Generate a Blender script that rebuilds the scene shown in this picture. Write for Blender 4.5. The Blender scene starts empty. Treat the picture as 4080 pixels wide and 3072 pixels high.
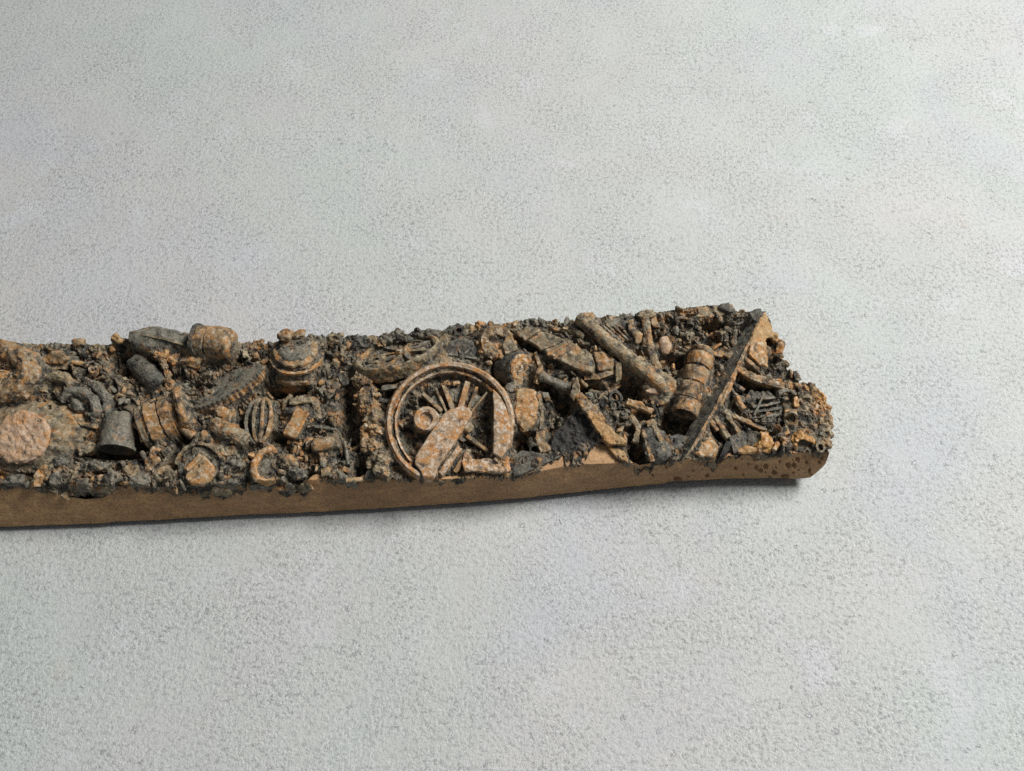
import bpy, bmesh, math, random
import numpy as np
from mathutils import Vector, Matrix

MM = 0.001
SC = bpy.context.scene
COL = SC.collection
R = math.radians

# ------------------------------------------------------------------ camera
PITCH, DIST, SLOPE, YAW, ZREF = R(55), 165.0, R(14), R(3.5), 12.0
FPX = 35 / 36 * 4080
FW = np.array([0, math.cos(PITCH), -math.sin(PITCH)])
RT = np.array([1.0, 0, 0])
UP = np.cross(RT, FW)
CAM = np.array([0, 0, ZREF]) - FW * DIST
cam = bpy.data.objects.new('camera', bpy.data.cameras.new('camera'))
COL.objects.link(cam)
cam.location = CAM * MM
cam.rotation_euler = (math.pi / 2 - PITCH, 0, 0)
cam.data.lens = 35
cam.data.sensor_width = 36
cam.data.clip_start = 0.005
cam.data.clip_end = 20
SC.camera = cam

# ------------------------------------------------------------------ light
world = bpy.data.worlds.new('World')
SC.world = world
world.use_nodes = True
world.node_tree.nodes['Background'].inputs[0].default_value = (0.80, 0.88, 1.0, 1)
world.node_tree.nodes['Background'].inputs[1].default_value = 0.18


def area(name, loc, target, size, power, col):
    d = bpy.data.lights.new(name, 'AREA')
    d.shape = 'RECTANGLE'
    d.size, d.size_y = size[0] * MM, size[1] * MM
    d.energy = power
    d.color = col
    o = bpy.data.objects.new(name, d)
    COL.objects.link(o)
    o.location = Vector(loc) * MM
    o.rotation_euler = (Vector(target) - Vector(loc)).to_track_quat('-Z', 'Y').to_euler()
    return o


area('ceiling_lamp', (390, 150, 510), (20, 10, 0), (290, 230), 7.3, (1.0, 0.99, 0.975))
SC.view_settings.view_transform = 'Standard'
SC.view_settings.look = 'None'
SC.view_settings.exposure = 0
SC.view_settings.gamma = 1
SC.cycles.use_denoising = False
SC.cycles.max_bounces = 6

# ------------------------------------------------------------------ frames
CY, SY, CS, SS = math.cos(YAW), math.sin(YAW), math.cos(SLOPE), math.sin(SLOPE)
EU = np.array([CY, SY, 0])
EY = np.array([-SY, CY, 0])
EZ = np.array([0, 0, 1.0])
EV = CS * EY + SS * EZ
EN = -SS * EY + CS * EZ
PREF = np.array([0, 0, ZREF])


def ray(px, py):
    return FW + RT * (px - 2040) / FPX - UP * (py - 1536) / FPX


def at(px, py, h=0.0):
    """point of the sloping relief face (u, v, h in mm) that the photo shows at px, py"""
    v = ray(px, py)
    P0 = PREF + EN * h
    p = CAM + v * (np.dot(P0 - CAM, EN) / np.dot(v, EN))
    d = p - PREF
    return np.array([d @ EU, d @ EV, h])


def at_local(px, py, z=None, y=None):
    """point in the strip's own frame on the level z or on the upright plane y"""
    v = ray(px, py)
    if z is not None:
        k = (z - CAM[2]) / v[2]
    else:
        k = (y - CAM @ EY) / (v @ EY)
    p = CAM + v * k
    return np.array([p @ EU, p @ EY, p[2]])


def to_local(p):
    p = np.asarray(p, float)
    return np.stack([p[..., 0], p[..., 1] * CS - p[..., 2] * SS, ZREF + p[..., 1] * SS + p[..., 2] * CS], -1)


PX = 1 / 24.2        # mm per photo pixel on the relief


# ------------------------------------------------------------------ noise
def _hash(ix, iy, iz, s):
    h = (ix.astype(np.int64) * 374761393 + iy.astype(np.int64) * 668265263 + iz.astype(np.int64) * 2147483647 + s * 974634541) & 0xFFFFFFFF
    h = ((h ^ (h >> 13)) * 1274126177) & 0xFFFFFFFF
    h = (h ^ (h >> 16)) * 2246822519 & 0xFFFFFFFF
    h = h ^ (h >> 15)
    return (h & 0xFFFFFF) / float(0xFFFFFF)


def vnoise(p, s=0):
    p = np.asarray(p, float)
    i = np.floor(p)
    f = p - i
    f = f * f * f * (f * (f * 6 - 15) + 10)
    ix, iy, iz = i[:, 0], i[:, 1], i[:, 2]
    out = 0
    for dx in (0, 1):
        wx = f[:, 0] if dx else 1 - f[:, 0]
        for dy in (0, 1):
            wy = f[:, 1] if dy else 1 - f[:, 1]
            for dz in (0, 1):
                wz = f[:, 2] if dz else 1 - f[:, 2]
                out = out + wx * wy * wz * _hash(ix + dx, iy + dy, iz + dz, s)
    return out * 2 - 1


def fbm(p, s=0, octv=3, gain=0.5):
    o, a, k = 0, 1.0, 1.0
    for j in range(octv):
        o = o + a * vnoise(p * k, s + j * 17)
        a *= gain
        k *= 2.03
    return o


def cells(q, s=0):
    """2-D cell noise: nearest, second nearest distance, random per cell"""
    i = np.floor(q)
    d1 = np.full(len(q), 9.0)
    d2 = np.full(len(q), 9.0)
    r = np.zeros(len(q))
    gx = np.zeros(len(q)); gy = np.zeros(len(q))
    z = np.zeros(len(q))
    for dx in (-1, 0, 1):
        for dy in (-1, 0, 1):
            cx, cy = i[:, 0] + dx, i[:, 1] + dy
            ox = cx + _hash(cx, cy, z, s)
            oy = cy + _hash(cx, cy, z + 1, s)
            ex, ey = q[:, 0] - ox, q[:, 1] - oy
            d = np.sqrt(ex * ex + ey * ey)
            near = d < d1
            d2 = np.where(near, d1, np.minimum(d2, d))
            r = np.where(near, _hash(cx, cy, z + 2, s), r)
            gx = np.where(near, ex, gx); gy = np.where(near, ey, gy)
            d1 = np.where(near, d, d1)
    return d1, d2, r, gx, gy


# ------------------------------------------------------------------ the thing itself
root = bpy.data.objects.new('scrap_relief_strip', None)
COL.objects.link(root)
root.rotation_euler = (0, 0, YAW)
root.empty_display_size = 0.02
root['label'] = 'long cast strip of rusty scrap metal relief with a bare tan front side'
root['category'] = 'relief casting'
CEN = {root.name: np.zeros(3)}


# front arris of the strip: what lies before it hangs down the upright side
_ar = np.array([at(*p) for p in ((-900, 1975), (-700, 1965), (0, 1930), (800, 1938), (1300, 1908), (1700, 1912), (2050, 1895), (2300, 1850), (2600, 1842), (2900, 1818), (3300, 1797))])


def arris(u):
    return np.interp(u, _ar[:, 0], _ar[:, 1])


def fold(p, hk=1.0):
    p = np.array(p, float)
    v0 = arris(p[..., 0])
    ex = np.clip(v0 - p[..., 1], 0, None)
    p[..., 2] = np.where(ex > 0, p[..., 2] * hk, p[..., 2]) - 1.04 * ex
    p[..., 1] = np.where(ex > 0, v0 - .60 * ex, p[..., 1])
    return p


# ------------------------------------------------------------------ materials
class NT:
    def __init__(self, name):
        self.m = bpy.data.materials.new(name)
        self.m.use_nodes = True
        self.t = self.m.node_tree
        self.b = self.t.nodes['Principled BSDF']

    def n(self, kind, **kw):
        x = self.t.nodes.new(kind)
        for k, v in kw.items():
            if k == 'inp':
                for a, b in v.items():
                    if hasattr(b, 'is_output'):
                        self.t.links.new(b, x.inputs[a])
                    else:
                        x.inputs[a].default_value = b
            else:
                setattr(x, k, v)
        return x

    def noise(self, vec, scale, detail=3, rough=0.6, dist=0.0):
        return self.n('ShaderNodeTexNoise', inp={'Vector': vec, 'Scale': scale, 'Detail': detail, 'Roughness': rough, 'Distortion': dist}).outputs['Fac']

    def ramp(self, fac, a, b, va=0.0, vb=1.0):
        x = self.n('ShaderNodeMapRange', inp={'Value': fac, 'From Min': a, 'From Max': b, 'To Min': va, 'To Max': vb})
        return x.outputs['Result']

    def mix(self, fac, a, b, mode='MIX'):
        x = self.n('ShaderNodeMix', data_type='RGBA', blend_type=mode)
        for idx, v in ((0, fac), (6, a), (7, b)):
            if hasattr(v, 'is_output'):
                self.t.links.new(v, x.inputs[idx])
            else:
                x.inputs[idx].default_value = (*v, 1) if isinstance(v, tuple) else v
        return x.outputs[2]

    def math(self, op, a, b=0.0):
        x = self.n('ShaderNodeMath', operation=op)
        for idx, v in ((0, a), (1, b)):
            if hasattr(v, 'is_output'):
                self.t.links.new(v, x.inputs[idx])
            else:
                x.inputs[idx].default_value = v
        return x.outputs[0]

    def coords(self):
        tc = self.n('ShaderNodeTexCoord')
        tc.object = root
        return self.n('ShaderNodeMapping', inp={'Vector': tc.outputs['Object'], 'Scale': (1000, 1000, 1000)}).outputs[0]


CHAR = (0.012, 0.012, 0.011)
SLATE = (0.060, 0.062, 0.053)
TAN = (0.275, 0.172, 0.076)
ORANGE = (0.400, 0.170, 0.036)
PALE = (0.42, 0.345, 0.235)


def paint(name, main, keep=0.6, rust=(0.46, 0.62), rustamt=0.8, dark=(0.36, 0.52), darkamt=0.85, light=(0.50, 0.66), lightcol=(0.42, 0.36, 0.27), lightamt=0.85, bump=0.4, rustcol=ORANGE, fine=0.5):
    """one black undercoat over everything, dry-brushed with grey, tan and rust; main tints the piece"""
    T = NT(name)
    v = T.coords()
    g = T.noise(v, 0.20, 3, 0.6, 0.5)
    c = T.mix(T.ramp(g, 0.40, 0.60), (0.104, 0.098, 0.070), (0.180, 0.122, 0.060))
    c = T.mix(keep, c, main)
    n1 = T.noise(v, 0.50, 4, 0.60, 0.6)
    c = T.mix(T.ramp(n1, *rust, 0, rustamt), c, rustcol)
    n2 = T.noise(v, 1.35, 5, 0.68, 0.3)
    c = T.mix(T.ramp(n2, *light, 0, lightamt), c, lightcol)
    n3 = T.noise(v, 0.70, 4, 0.60, 0.4)
    c = T.mix(T.ramp(n3, *dark, darkamt, 0), c, CHAR)
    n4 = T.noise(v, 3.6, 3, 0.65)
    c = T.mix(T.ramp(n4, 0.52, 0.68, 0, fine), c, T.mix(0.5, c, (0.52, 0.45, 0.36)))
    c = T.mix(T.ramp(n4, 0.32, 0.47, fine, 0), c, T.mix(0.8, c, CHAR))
    T.t.links.new(c, T.b.inputs['Base Color'])
    T.b.inputs['Roughness'].default_value = 0.72
    T.b.inputs['Specular IOR Level'].default_value = 0.3
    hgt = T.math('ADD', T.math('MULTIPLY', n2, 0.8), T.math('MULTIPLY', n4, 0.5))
    bp = T.n('ShaderNodeBump', inp={'Strength': bump, 'Distance': 0.0003, 'Height': hgt})
    T.t.links.new(bp.outputs[0], T.b.inputs['Normal'])
    return T.m


M = {
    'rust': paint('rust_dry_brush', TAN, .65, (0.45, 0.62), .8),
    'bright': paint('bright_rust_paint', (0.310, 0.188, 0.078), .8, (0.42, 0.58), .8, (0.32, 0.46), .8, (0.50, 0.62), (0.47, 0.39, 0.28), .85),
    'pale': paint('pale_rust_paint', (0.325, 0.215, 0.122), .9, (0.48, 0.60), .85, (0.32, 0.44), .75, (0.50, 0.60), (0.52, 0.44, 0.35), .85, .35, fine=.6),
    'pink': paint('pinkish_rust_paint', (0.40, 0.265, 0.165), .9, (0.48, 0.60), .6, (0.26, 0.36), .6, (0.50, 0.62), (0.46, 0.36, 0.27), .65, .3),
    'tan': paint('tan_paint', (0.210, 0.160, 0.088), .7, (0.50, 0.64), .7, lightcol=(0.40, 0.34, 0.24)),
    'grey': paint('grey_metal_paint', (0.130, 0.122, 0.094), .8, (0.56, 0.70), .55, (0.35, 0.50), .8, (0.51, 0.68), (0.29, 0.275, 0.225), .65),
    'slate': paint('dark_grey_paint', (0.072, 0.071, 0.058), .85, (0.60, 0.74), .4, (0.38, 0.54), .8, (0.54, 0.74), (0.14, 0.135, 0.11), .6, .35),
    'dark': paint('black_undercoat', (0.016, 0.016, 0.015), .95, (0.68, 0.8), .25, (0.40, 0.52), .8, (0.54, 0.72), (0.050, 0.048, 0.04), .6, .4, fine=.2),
    'bed': paint('scrap_bed_paint', (0.098, 0.085, 0.060), .75, (0.52, 0.65), .6, (0.41, 0.54), .94, (0.52, 0.64), (0.34, 0.27, 0.18), .85, .8),  # black undercoat, deepened so near-black recesses are put into the bed colour
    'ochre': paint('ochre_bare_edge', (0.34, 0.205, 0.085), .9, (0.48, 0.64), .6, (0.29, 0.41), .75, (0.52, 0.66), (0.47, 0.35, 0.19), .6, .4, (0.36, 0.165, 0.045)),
}


def resin(name='bare_tan_resin', amber=False):
    T = NT(name)
    v = T.coords()
    c = T.mix(T.ramp(T.noise(v, 0.12, 3), 0.35, 0.65), (0.365, 0.200, 0.086), (0.450, 0.265, 0.120))
    st = T.n('ShaderNodeMapping', inp={'Vector': v, 'Scale': (0.35, 1, 1)}).outputs[0]
    c = T.mix(T.ramp(T.noise(st, 0.8, 5, 0.65, 0.4), 0.40, 0.60, 0.45, 0), c, (0.18, 0.095, 0.045))
    n = T.noise(v, 2.6, 4, 0.72)
    c = T.mix(T.ramp(n, 0.38, 0.52, 0.6, 0), c, (0.13, 0.068, 0.032))
    c = T.mix(T.ramp(T.noise(v, 3.4, 3, 0.66), 0.54, 0.68, 0, 0.55), c, (0.44, 0.30, 0.17))
    if amber:
        c = T.mix(0.6, c, (0.36, 0.185, 0.045))
    T.t.links.new(c, T.b.inputs['Base Color'])
    T.b.inputs['Roughness'].default_value = 0.35 if amber else 0.6
    T.b.inputs['Specular IOR Level'].default_value = 0.35
    bp = T.n('ShaderNodeBump', inp={'Strength': 0.5, 'Distance': 0.0002, 'Height': T.noise(v, 2.0, 5, 0.68)})
    T.t.links.new(bp.outputs[0], T.b.inputs['Normal'])
    return T.m


def concrete():
    T = NT('speckled_concrete_board')
    tc = T.n('ShaderNodeTexCoord').outputs['Object']
    v = T.n('ShaderNodeMapping', inp={'Vector': tc, 'Scale': (1000, 1000, 1000)}).outputs[0]
    c = T.mix(T.ramp(T.noise(v, 0.014, 3, 0.55, 0.6), 0.38, 0.62), (0.428, 0.452, 0.424), (0.446, 0.440, 0.424))
    c = T.mix(T.ramp(T.noise(v, 0.040, 5, 0.6, 0.8), 0.34, 0.60, 0.25, 0), c, (0.360, 0.372, 0.350))
    c = T.mix(T.ramp(T.noise(v, 0.085, 3, 0.5, 0.2), 0.60, 0.70, 0, 0.5), c, (0.500, 0.506, 0.515))
    c = T.mix(T.ramp(T.noise(v, 0.13, 5, 0.65, 0.6), 0.62, 0.74, 0, 0.3), c, (0.46, 0.37, 0.32))
    c = T.mix(T.ramp(T.noise(v, 0.022, 4, 0.6, 0.5), 0.52, 0.66, 0, 0.6), c, (0.405, 0.418, 0.440))
    gmod = T.ramp(T.noise(v, 0.07, 4, 0.65), 0.30, 0.60, 0.30, 1.0)
    n = T.noise(v, 1.25, 4, 0.70)
    c = T.mix(T.math('MULTIPLY', T.ramp(n, 0.37, 0.50, 0.75, 0), gmod), c, (0.215, 0.22, 0.215))
    n2 = T.noise(v, 2.3, 4, 0.74)
    c = T.mix(T.math('MULTIPLY', T.ramp(n2, 0.52, 0.64, 0, 0.8), gmod), c, (0.58, 0.59, 0.585))
    vo = T.n('ShaderNodeTexVoronoi', inp={'Vector': v, 'Scale': 0.55})
    pick = T.math('MULTIPLY', T.ramp(T.n('ShaderNodeSeparateColor', inp={0: vo.outputs['Color']}).outputs[0], 0.55, 0.9), T.ramp(T.noise(v, 0.05, 3, 0.6), 0.48, 0.60))
    wob = T.math('ADD', vo.outputs['Distance'], T.math('MULTIPLY', T.math('SUBTRACT', n2, 0.5), 1.3))
    big = T.math('MULTIPLY', T.ramp(wob, 0.10, 0.22, 1, 0), pick)
    c = T.mix(T.math('MULTIPLY', big, 0.6), c, (0.64, 0.645, 0.64))
    pit = T.math('MULTIPLY', T.ramp(T.noise(v, 0.55, 4, 0.7), 0.64, 0.70), T.ramp(T.noise(v, 0.03, 3), 0.50, 0.60))
    c = T.mix(T.math('MULTIPLY', pit, 0.55), c, (0.24, 0.25, 0.29))
    T.t.links.new(c, T.b.inputs['Base Color'])
    T.b.inputs['Roughness'].default_value = 0.6
    T.b.inputs['Specular IOR Level'].default_value = 0.3
    h = T.math('ADD', T.math('ADD', T.math('MULTIPLY', n, gmod), T.math('MULTIPLY', n2, 0.4)), T.math('SUBTRACT', T.math('MULTIPLY', big, 0.6), T.math('MULTIPLY', pit, 0.5)))
    bp = T.n('ShaderNodeBump', inp={'Strength': 0.85, 'Distance': 0.00044, 'Height': h})
    T.t.links.new(bp.outputs[0], T.b.inputs['Normal'])
    return T.m


M['resin'] = resin()
M['amber'] = resin('bare_amber_resin', True)
M['concrete'] = concrete()

# ------------------------------------------------------------------ the table
def table():
    me = bpy.data.meshes.new('table_top')
    bm = bmesh.new()
    bmesh.ops.create_cube(bm, size=1, matrix=Matrix.Translation((0, 0.08, -0.006)) @ Matrix.Diagonal((1.1, 0.9, 0.012, 1)))
    bmesh.ops.bevel(bm, geom=bm.edges[:], offset=0.0015, segments=2, affect='EDGES')
    bm.to_mesh(me)
    bm.free()
    me.materials.append(M['concrete'])
    o = bpy.data.objects.new('table_top', me)
    COL.objects.link(o)
    o['kind'] = 'structure'
    o['label'] = 'pale grey speckled concrete-look table top'
    return o


table()

# ------------------------------------------------------------------ object helpers
def link(name, me, parent, cen, label=None, kind=None):
    o = bpy.data.objects.new(name, me)
    COL.objects.link(o)
    p = parent or root
    o.parent = p
    o.location = Vector((cen - CEN[p.name]) * MM)
    CEN[o.name] = cen
    if label:
        o['label'] = label
    if kind:
        o['kind'] = kind
    return o


def to_mesh(name, verts, faces, mat, L=0.5, rough=0.07, freq=1.1, bevel=0.0, angle=42, seed=0, weld=True, collect=False):
    """relief-frame verts (mm) -> worn, finely divided mesh; returns mesh, centre in strip frame"""
    bm = bmesh.new()
    vs = [bm.verts.new(v) for v in verts]
    for f in faces:
        try:
            bm.faces.new([vs[i] for i in f])
        except ValueError:
            pass
    if weld:
        bmesh.ops.remove_doubles(bm, verts=bm.verts[:], dist=1e-4)
    bmesh.ops.recalc_face_normals(bm, faces=bm.faces[:])
    if bevel:
        ed = [e for e in bm.edges if len(e.link_faces) == 2 and e.calc_face_angle(0) > 0.6]
        if ed:
            bmesh.ops.bevel(bm, geom=ed, offset=bevel, segments=1, affect='EDGES', clamp_overlap=True)
    bmesh.ops.triangulate(bm, faces=bm.faces[:])
    for it in range(6):
        long = [e for e in bm.edges if e.calc_length() > L]
        if not long:
            break
        bmesh.ops.subdivide_edges(bm, edges=long, cuts=1)
        bmesh.ops.triangulate(bm, faces=bm.faces[:])
    bm.normal_update()
    P = np.array([v.co[:] for v in bm.verts])
    N = np.array([v.normal[:] for v in bm.verts])
    if rough:
        d = fbm(P * freq, 5 + seed, 4, 0.62) * rough * 1.35
        chip = np.clip(fbm(P * 0.55, 90 + seed, 3) - 0.35, 0, 1)
        d = d - chip * rough * 2.5
        P = P + N * d[:, None]
    if collect:
        PARTPTS.append(P.copy())
    Q = to_local(fold(P))
    c = Q.mean(0) if len(Q) else np.zeros(3)
    for v, q in zip(bm.verts, (Q - c) * MM):
        v.co = q
    me = bpy.data.meshes.new(name)
    bm.to_mesh(me)
    bm.free()
    me.shade_smooth()
    me.set_sharp_from_angle(angle=R(angle))
    me.materials.append(M[mat])
    return me, c


SEED = [0]


def part(name, vf, mat, parent=None, label=None, **kw):
    SEED[0] += 1
    me, c = to_mesh(name, vf[0], vf[1], mat, seed=SEED[0] * 7, collect=True, **kw)
    return link(name, me, parent, c, label)


def basis(a, x=None):
    a = np.asarray(a, float)
    a = a / np.linalg.norm(a)
    x = np.asarray(x if x is not None else ((1, 0, 0) if abs(a[0]) < 0.8 else (0, 1, 0)), float)
    x = x - a * (x @ a)
    x /= np.linalg.norm(x)
    return a, x, np.cross(a, x)


def lathe(c, axis, prof, seg=40, a0=0, a1=360, closed=False, xref=None, wob=0.0):
    a, x, y = basis(axis, xref)
    c = np.asarray(c, float)
    full = abs(a1 - a0) >= 360
    n = seg if full else seg + 1
    V, F = [], []
    m = len(prof)
    for i in range(n):
        t = R(a0 + (a1 - a0) * i / seg)
        w = 1 + wob * math.sin(3 * t + 1) + wob * 0.6 * math.sin(5 * t)
        for r, z in prof:
            V.append(c + (x * math.cos(t) + y * math.sin(t)) * r * w + a * z)
    for i in range(seg):
        j = (i + 1) % n
        for k in range(m if closed else m - 1):
            l = (k + 1) % m
            F.append((i * m + k, i * m + l, j * m + l, j * m + k))
    if not full and closed:
        F.append(tuple(range(m)))
        F.append(tuple((n - 1) * m + k for k in range(m))[::-1])
    return V, F


def tube(path, r, seg=12, flat=1.0):
    """solid round bar along a path; r a number or one per point"""
    path = [np.asarray(p, float) for p in path]
    n = len(path)
    rs = r if isinstance(r, (list, tuple)) else [r] * n
    V, F = [], []
    x = None
    for i, p in enumerate(path):
        t = path[min(i + 1, n - 1)] - path[max(i - 1, 0)]
        a, x, y = basis(t, x if x is not None else (0, 0, 1))
        for k in range(seg):
            w = 2 * math.pi * k / seg
            V.append(p + (x * math.cos(w) * flat + y * math.sin(w)) * rs[i])
    for i in range(n - 1):
        for k in range(seg):
            l = (k + 1) % seg
            F.append((i * seg + k, i * seg + l, (i + 1) * seg + l, (i + 1) * seg + k))
    F.append(tuple(range(seg)))
    F.append(tuple(range((n - 1) * seg, n * seg)))
    return V, F


def pipe(p0, p1, r, ri, depth=None):
    """tube from p0 (open mouth) to p1"""
    p0, p1 = np.asarray(p0, float), np.asarray(p1, float)
    L = np.linalg.norm(p1 - p0)
    d = depth or L * 0.7
    return lathe(p0, p1 - p0, [(0, d), (ri, d), (ri, 0), (r, 0), (r, L), (0, L)], 32)


def strap(path, w, th, up=(0, 0, 1)):
    """flat bar: width across the path, thickness along up (top face at the path)"""
    path = [np.asarray(p, float) for p in path]
    n = len(path)
    ws = w if isinstance(w, (list, tuple)) else [w] * n
    V, F = [], []
    for i, p in enumerate(path):
        t = path[min(i + 1, n - 1)] - path[max(i - 1, 0)]
        t = t / np.linalg.norm(t)
        u_ = np.asarray(up, float)
        s = np.cross(t, u_)
        s /= np.linalg.norm(s)
        u_ = np.cross(s, t)
        for a, b in ((-.5, 0), (.5, 0), (.5, -1), (-.5, -1)):
            V.append(p + s * ws[i] * a + u_ * th * b)
    for i in range(n - 1):
        for k in range(4):
            l = (k + 1) % 4
            F.append((i * 4 + k, i * 4 + l, i * 4 + 4 + l, i * 4 + 4 + k))
    F.append((0, 1, 2, 3))
    F.append(tuple((n - 1) * 4 + k for k in range(4)))
    return V, F


def plate(pts, th):
    """slab whose top outline passes through relief points (u, v, h)"""
    pts = [np.asarray(p, float) for p in pts]
    n = len(pts)
    c = sum(pts) / n
    nr = sum((np.cross(pts[i] - c, pts[(i + 1) % n] - c) for i in range(n)), np.zeros(3))
    nr /= np.linalg.norm(nr)
    if nr[2] < 0:
        nr = -nr
    V = pts + [p - nr * th for p in pts]
    F = [tuple(range(n)), tuple(range(2 * n - 1, n - 1, -1))]
    F += [(i, (i + 1) % n, n + (i + 1) % n, n + i) for i in range(n)]
    return V, F


def pxplate(pl, h, th):
    return plate([at(p[0], p[1], p[2] if len(p) > 2 else h) for p in pl], th)


def rock(c, size, seed, rot=0.0, tilt=(0, 0), n=18, pw=0.75):
    """faceted lump: convex hull of points on a boxy ellipsoid"""
    rg = random.Random(seed)
    bm = bmesh.new()
    for k in range(n):
        z = 1 - 2 * (k + 0.5) / n
        w = k * 2.39996 + rg.uniform(-.35, .35)
        q = math.sqrt(max(0, 1 - z * z))
        p = [q * math.cos(w), q * math.sin(w), z]
        p = [math.copysign(abs(t) ** pw, t) * rg.uniform(.82, 1.08) for t in p]
        bm.verts.new((p[0] * size[0], p[1] * size[1], p[2] * size[2]))
    bmesh.ops.convex_hull(bm, input=bm.verts[:])
    m = Matrix.Rotation(R(rot), 3, 'Z') @ Matrix.Rotation(R(tilt[0]), 3, 'X') @ Matrix.Rotation(R(tilt[1]), 3, 'Y')
    bm.verts.index_update()
    V = [np.array(m @ v.co) + np.asarray(c) for v in bm.verts]
    F = [tuple(v.index for v in f.verts) for f in bm.faces]
    bm.free()
    return V, F


def join(*parts):
    V, F = [], []
    for v, f in parts:
        o = len(V)
        V += list(v)
        F += [tuple(i + o for i in q) for q in f]
    return V, F


# ------------------------------------------------------------------ outlines of the strip in the photo
FRONT = [(-700, 2000), (-400, 1985), (-150, 1960), (0, 1940), (130, 1962), (230, 1982), (340, 1995), (450, 1988), (480, 1950), (530, 1950), (580, 1968), (700, 1966),
         (790, 1973), (890, 1996), (925, 1986), (960, 1950), (985, 1930), (1080, 1950), (1100, 1968), (1180, 1978), (1235, 1966), (1245, 1930),
         (1265, 1908), (1290, 1896), (1330, 1910), (1360, 1934), (1400, 1948), (1450, 1918), (1510, 1887), (1600, 1899), (1675, 1925), (1740, 1914),
         (1850, 1904), (1900, 1898), (1990, 1914), (2040, 1902), (2100, 1882), (2180, 1846), (2235, 1816), (2300, 1862), (2322, 1850), (2342, 1795), (2370, 1766),
         (2430, 1783), (2490, 1838), (2545, 1870), (2610, 1858), (2670, 1846), (2720, 1812), (2775, 1800), (2860, 1852), (2920, 1815), (2955, 1802),
         (3010, 1812), (3060, 1812), (3100, 1795), (3160, 1800), (3230, 1797), (3300, 1798)]
BACK = [(-700, 1392), (-400, 1385), (-150, 1372), (0, 1366), (60, 1362), (140, 1374), (240, 1372), (310, 1364), (420, 1372), (500, 1362), (800, 1352), (960, 1364), (1060, 1366),
        (1200, 1356), (1300, 1338), (1400, 1345), (1460, 1342), (1560, 1326), (1640, 1332), (1720, 1320), (1800, 1304), (1900, 1300), (1980, 1292),
        (2080, 1282), (2190, 1280), (2290, 1284), (2330, 1262), (2430, 1262), (2500, 1250), (2535, 1258), (2580, 1242), (2640, 1240), (2720, 1224), (2800, 1213), (2914, 1209)]
RIGHT = [(3300, 1798), (3312, 1750), (3296, 1712), (3310, 1670), (3303, 1627), (3272, 1608), (3246, 1560), (3222, 1534), (3188, 1532), (3178, 1498), (3150, 1482),
         (3124, 1448), (3118, 1375), (3090, 1345), (3078, 1292), (3048, 1248), (3010, 1240), (2980, 1254), (2935, 1240), (2914, 1209)]
BOTTOM = [(-700, 2150), (0, 2108), (400, 2090), (700, 2074), (900, 2061), (1300, 2044), (1500, 2033), (1900, 2005), (2200, 1978), (2500, 1945), (2648, 1931), (2664, 1924), (2900, 1912),
          (3100, 1910), (3190, 1912), (3228, 1908), (3262, 1880), (3290, 1850), (3304, 1806)]


def resample(pl, n, ease=None):
    pl = np.array(pl, float)
    seg = np.r_[0, np.cumsum(np.hypot(*np.diff(pl, axis=0).T))]
    t = np.linspace(0, seg[-1], n)
    return np.stack([np.interp(t, seg, pl[:, 0]), np.interp(t, seg, pl[:, 1])], 1)


def by_x(pl, xs):
    pl = np.array(pl, float)
    return np.stack([xs, np.interp(xs, pl[:, 0], pl[:, 1])], 1)


# pits: px, py, rx, ry, angle, depth
PITS = [(466, 1790, 115, 34, 0, 4.0), (560, 1745, 26, 62, -12, 2.6), (275, 1640, 78, 20, 35, 2.6), (395, 1605, 16, 44, -20, 2.2), (500, 1440, 62, 60, 0, 2.8),
        (640, 1480, 75, 34, 52, 2.6), (715, 1700, 75, 18, 62, 2.6), (240, 1462, 60, 14, 28, 1.6), (1110, 1560, 60, 28, 10, 2.2), (1190, 1552, 34, 18, 0, 2.4),
        (1395, 1600, 44, 62, 0, 2.2), (1405, 1710, 60, 55, 0, 2.4), (1450, 1870, 42, 46, 0, 3.0), (1180, 1935, 36, 30, 0, 2.5), (1240, 1912, 26, 26, 0, 2.5),
        (1120, 1748, 50, 22, 0, 2.2), (985, 1705, 24, 44, -15, 2.2), (690, 1830, 24, 60, 10, 1.8), (1560, 1492, 95, 34, -8, 2.6), (1545, 1575, 46, 60, 0, 2.6),
        (2000, 1475, 40, 70, 10, 2.4), (2090, 1765, 60, 40, 0, 2.6), (2130, 1782, 26, 28, 0, 2.5), (2200, 1560, 90, 24, 40, 2.6), (2245, 1610, 42, 40, 0, 2.2),
        (2105, 1372, 80, 18, 33, 2.0), (2340, 1545, 55, 20, 0, 2.6), (2395, 1352, 100, 22, 40, 2.6), (2515, 1565, 60, 60, 0, 2.8), (2450, 1420, 50, 16, 40, 2.0),
        (2560, 1645, 45, 26, 0, 2.4), (2716, 1676, 78, 62, -10, 4.0), (2550, 1800, 44, 80, -10, 3.0), (2690, 1440, 60, 26, 0, 2.0), (2850, 1300, 60, 18, 0, 1.8),
        (2970, 1520, 34, 46, 10, 2.6), (3050, 1556, 66, 18, 24, 2.6), (3064, 1345, 28, 28, 0, 2.0), (2885, 1735, 60, 24, 42, 2.0), (3010, 1698, 80, 14, 24, 2.4),
        (3118, 1660, 14, 44, 0, 2.0), (1800, 1690, 205, 195, 0, 0.8), (2260, 1720, 110, 70, -20, 1.6), (2790, 1650, 20, 60, 35, 1.2), (40, 1900, 140, 16, 4, 2.0), (110, 1745, 200, 130, 0, 1.2), (1585, 1405, 150, 48, -15, 2.4),
        (420, 1880, 50, 16, -10, 1.5), (1850, 1400, 60, 30, 0, 1.2), (2570, 1360, 40, 30, 0, 1.6), (3030, 1600, 60, 50, 0, 1.2), (2880, 1820, 26, 44, 30, 1.2)]
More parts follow.
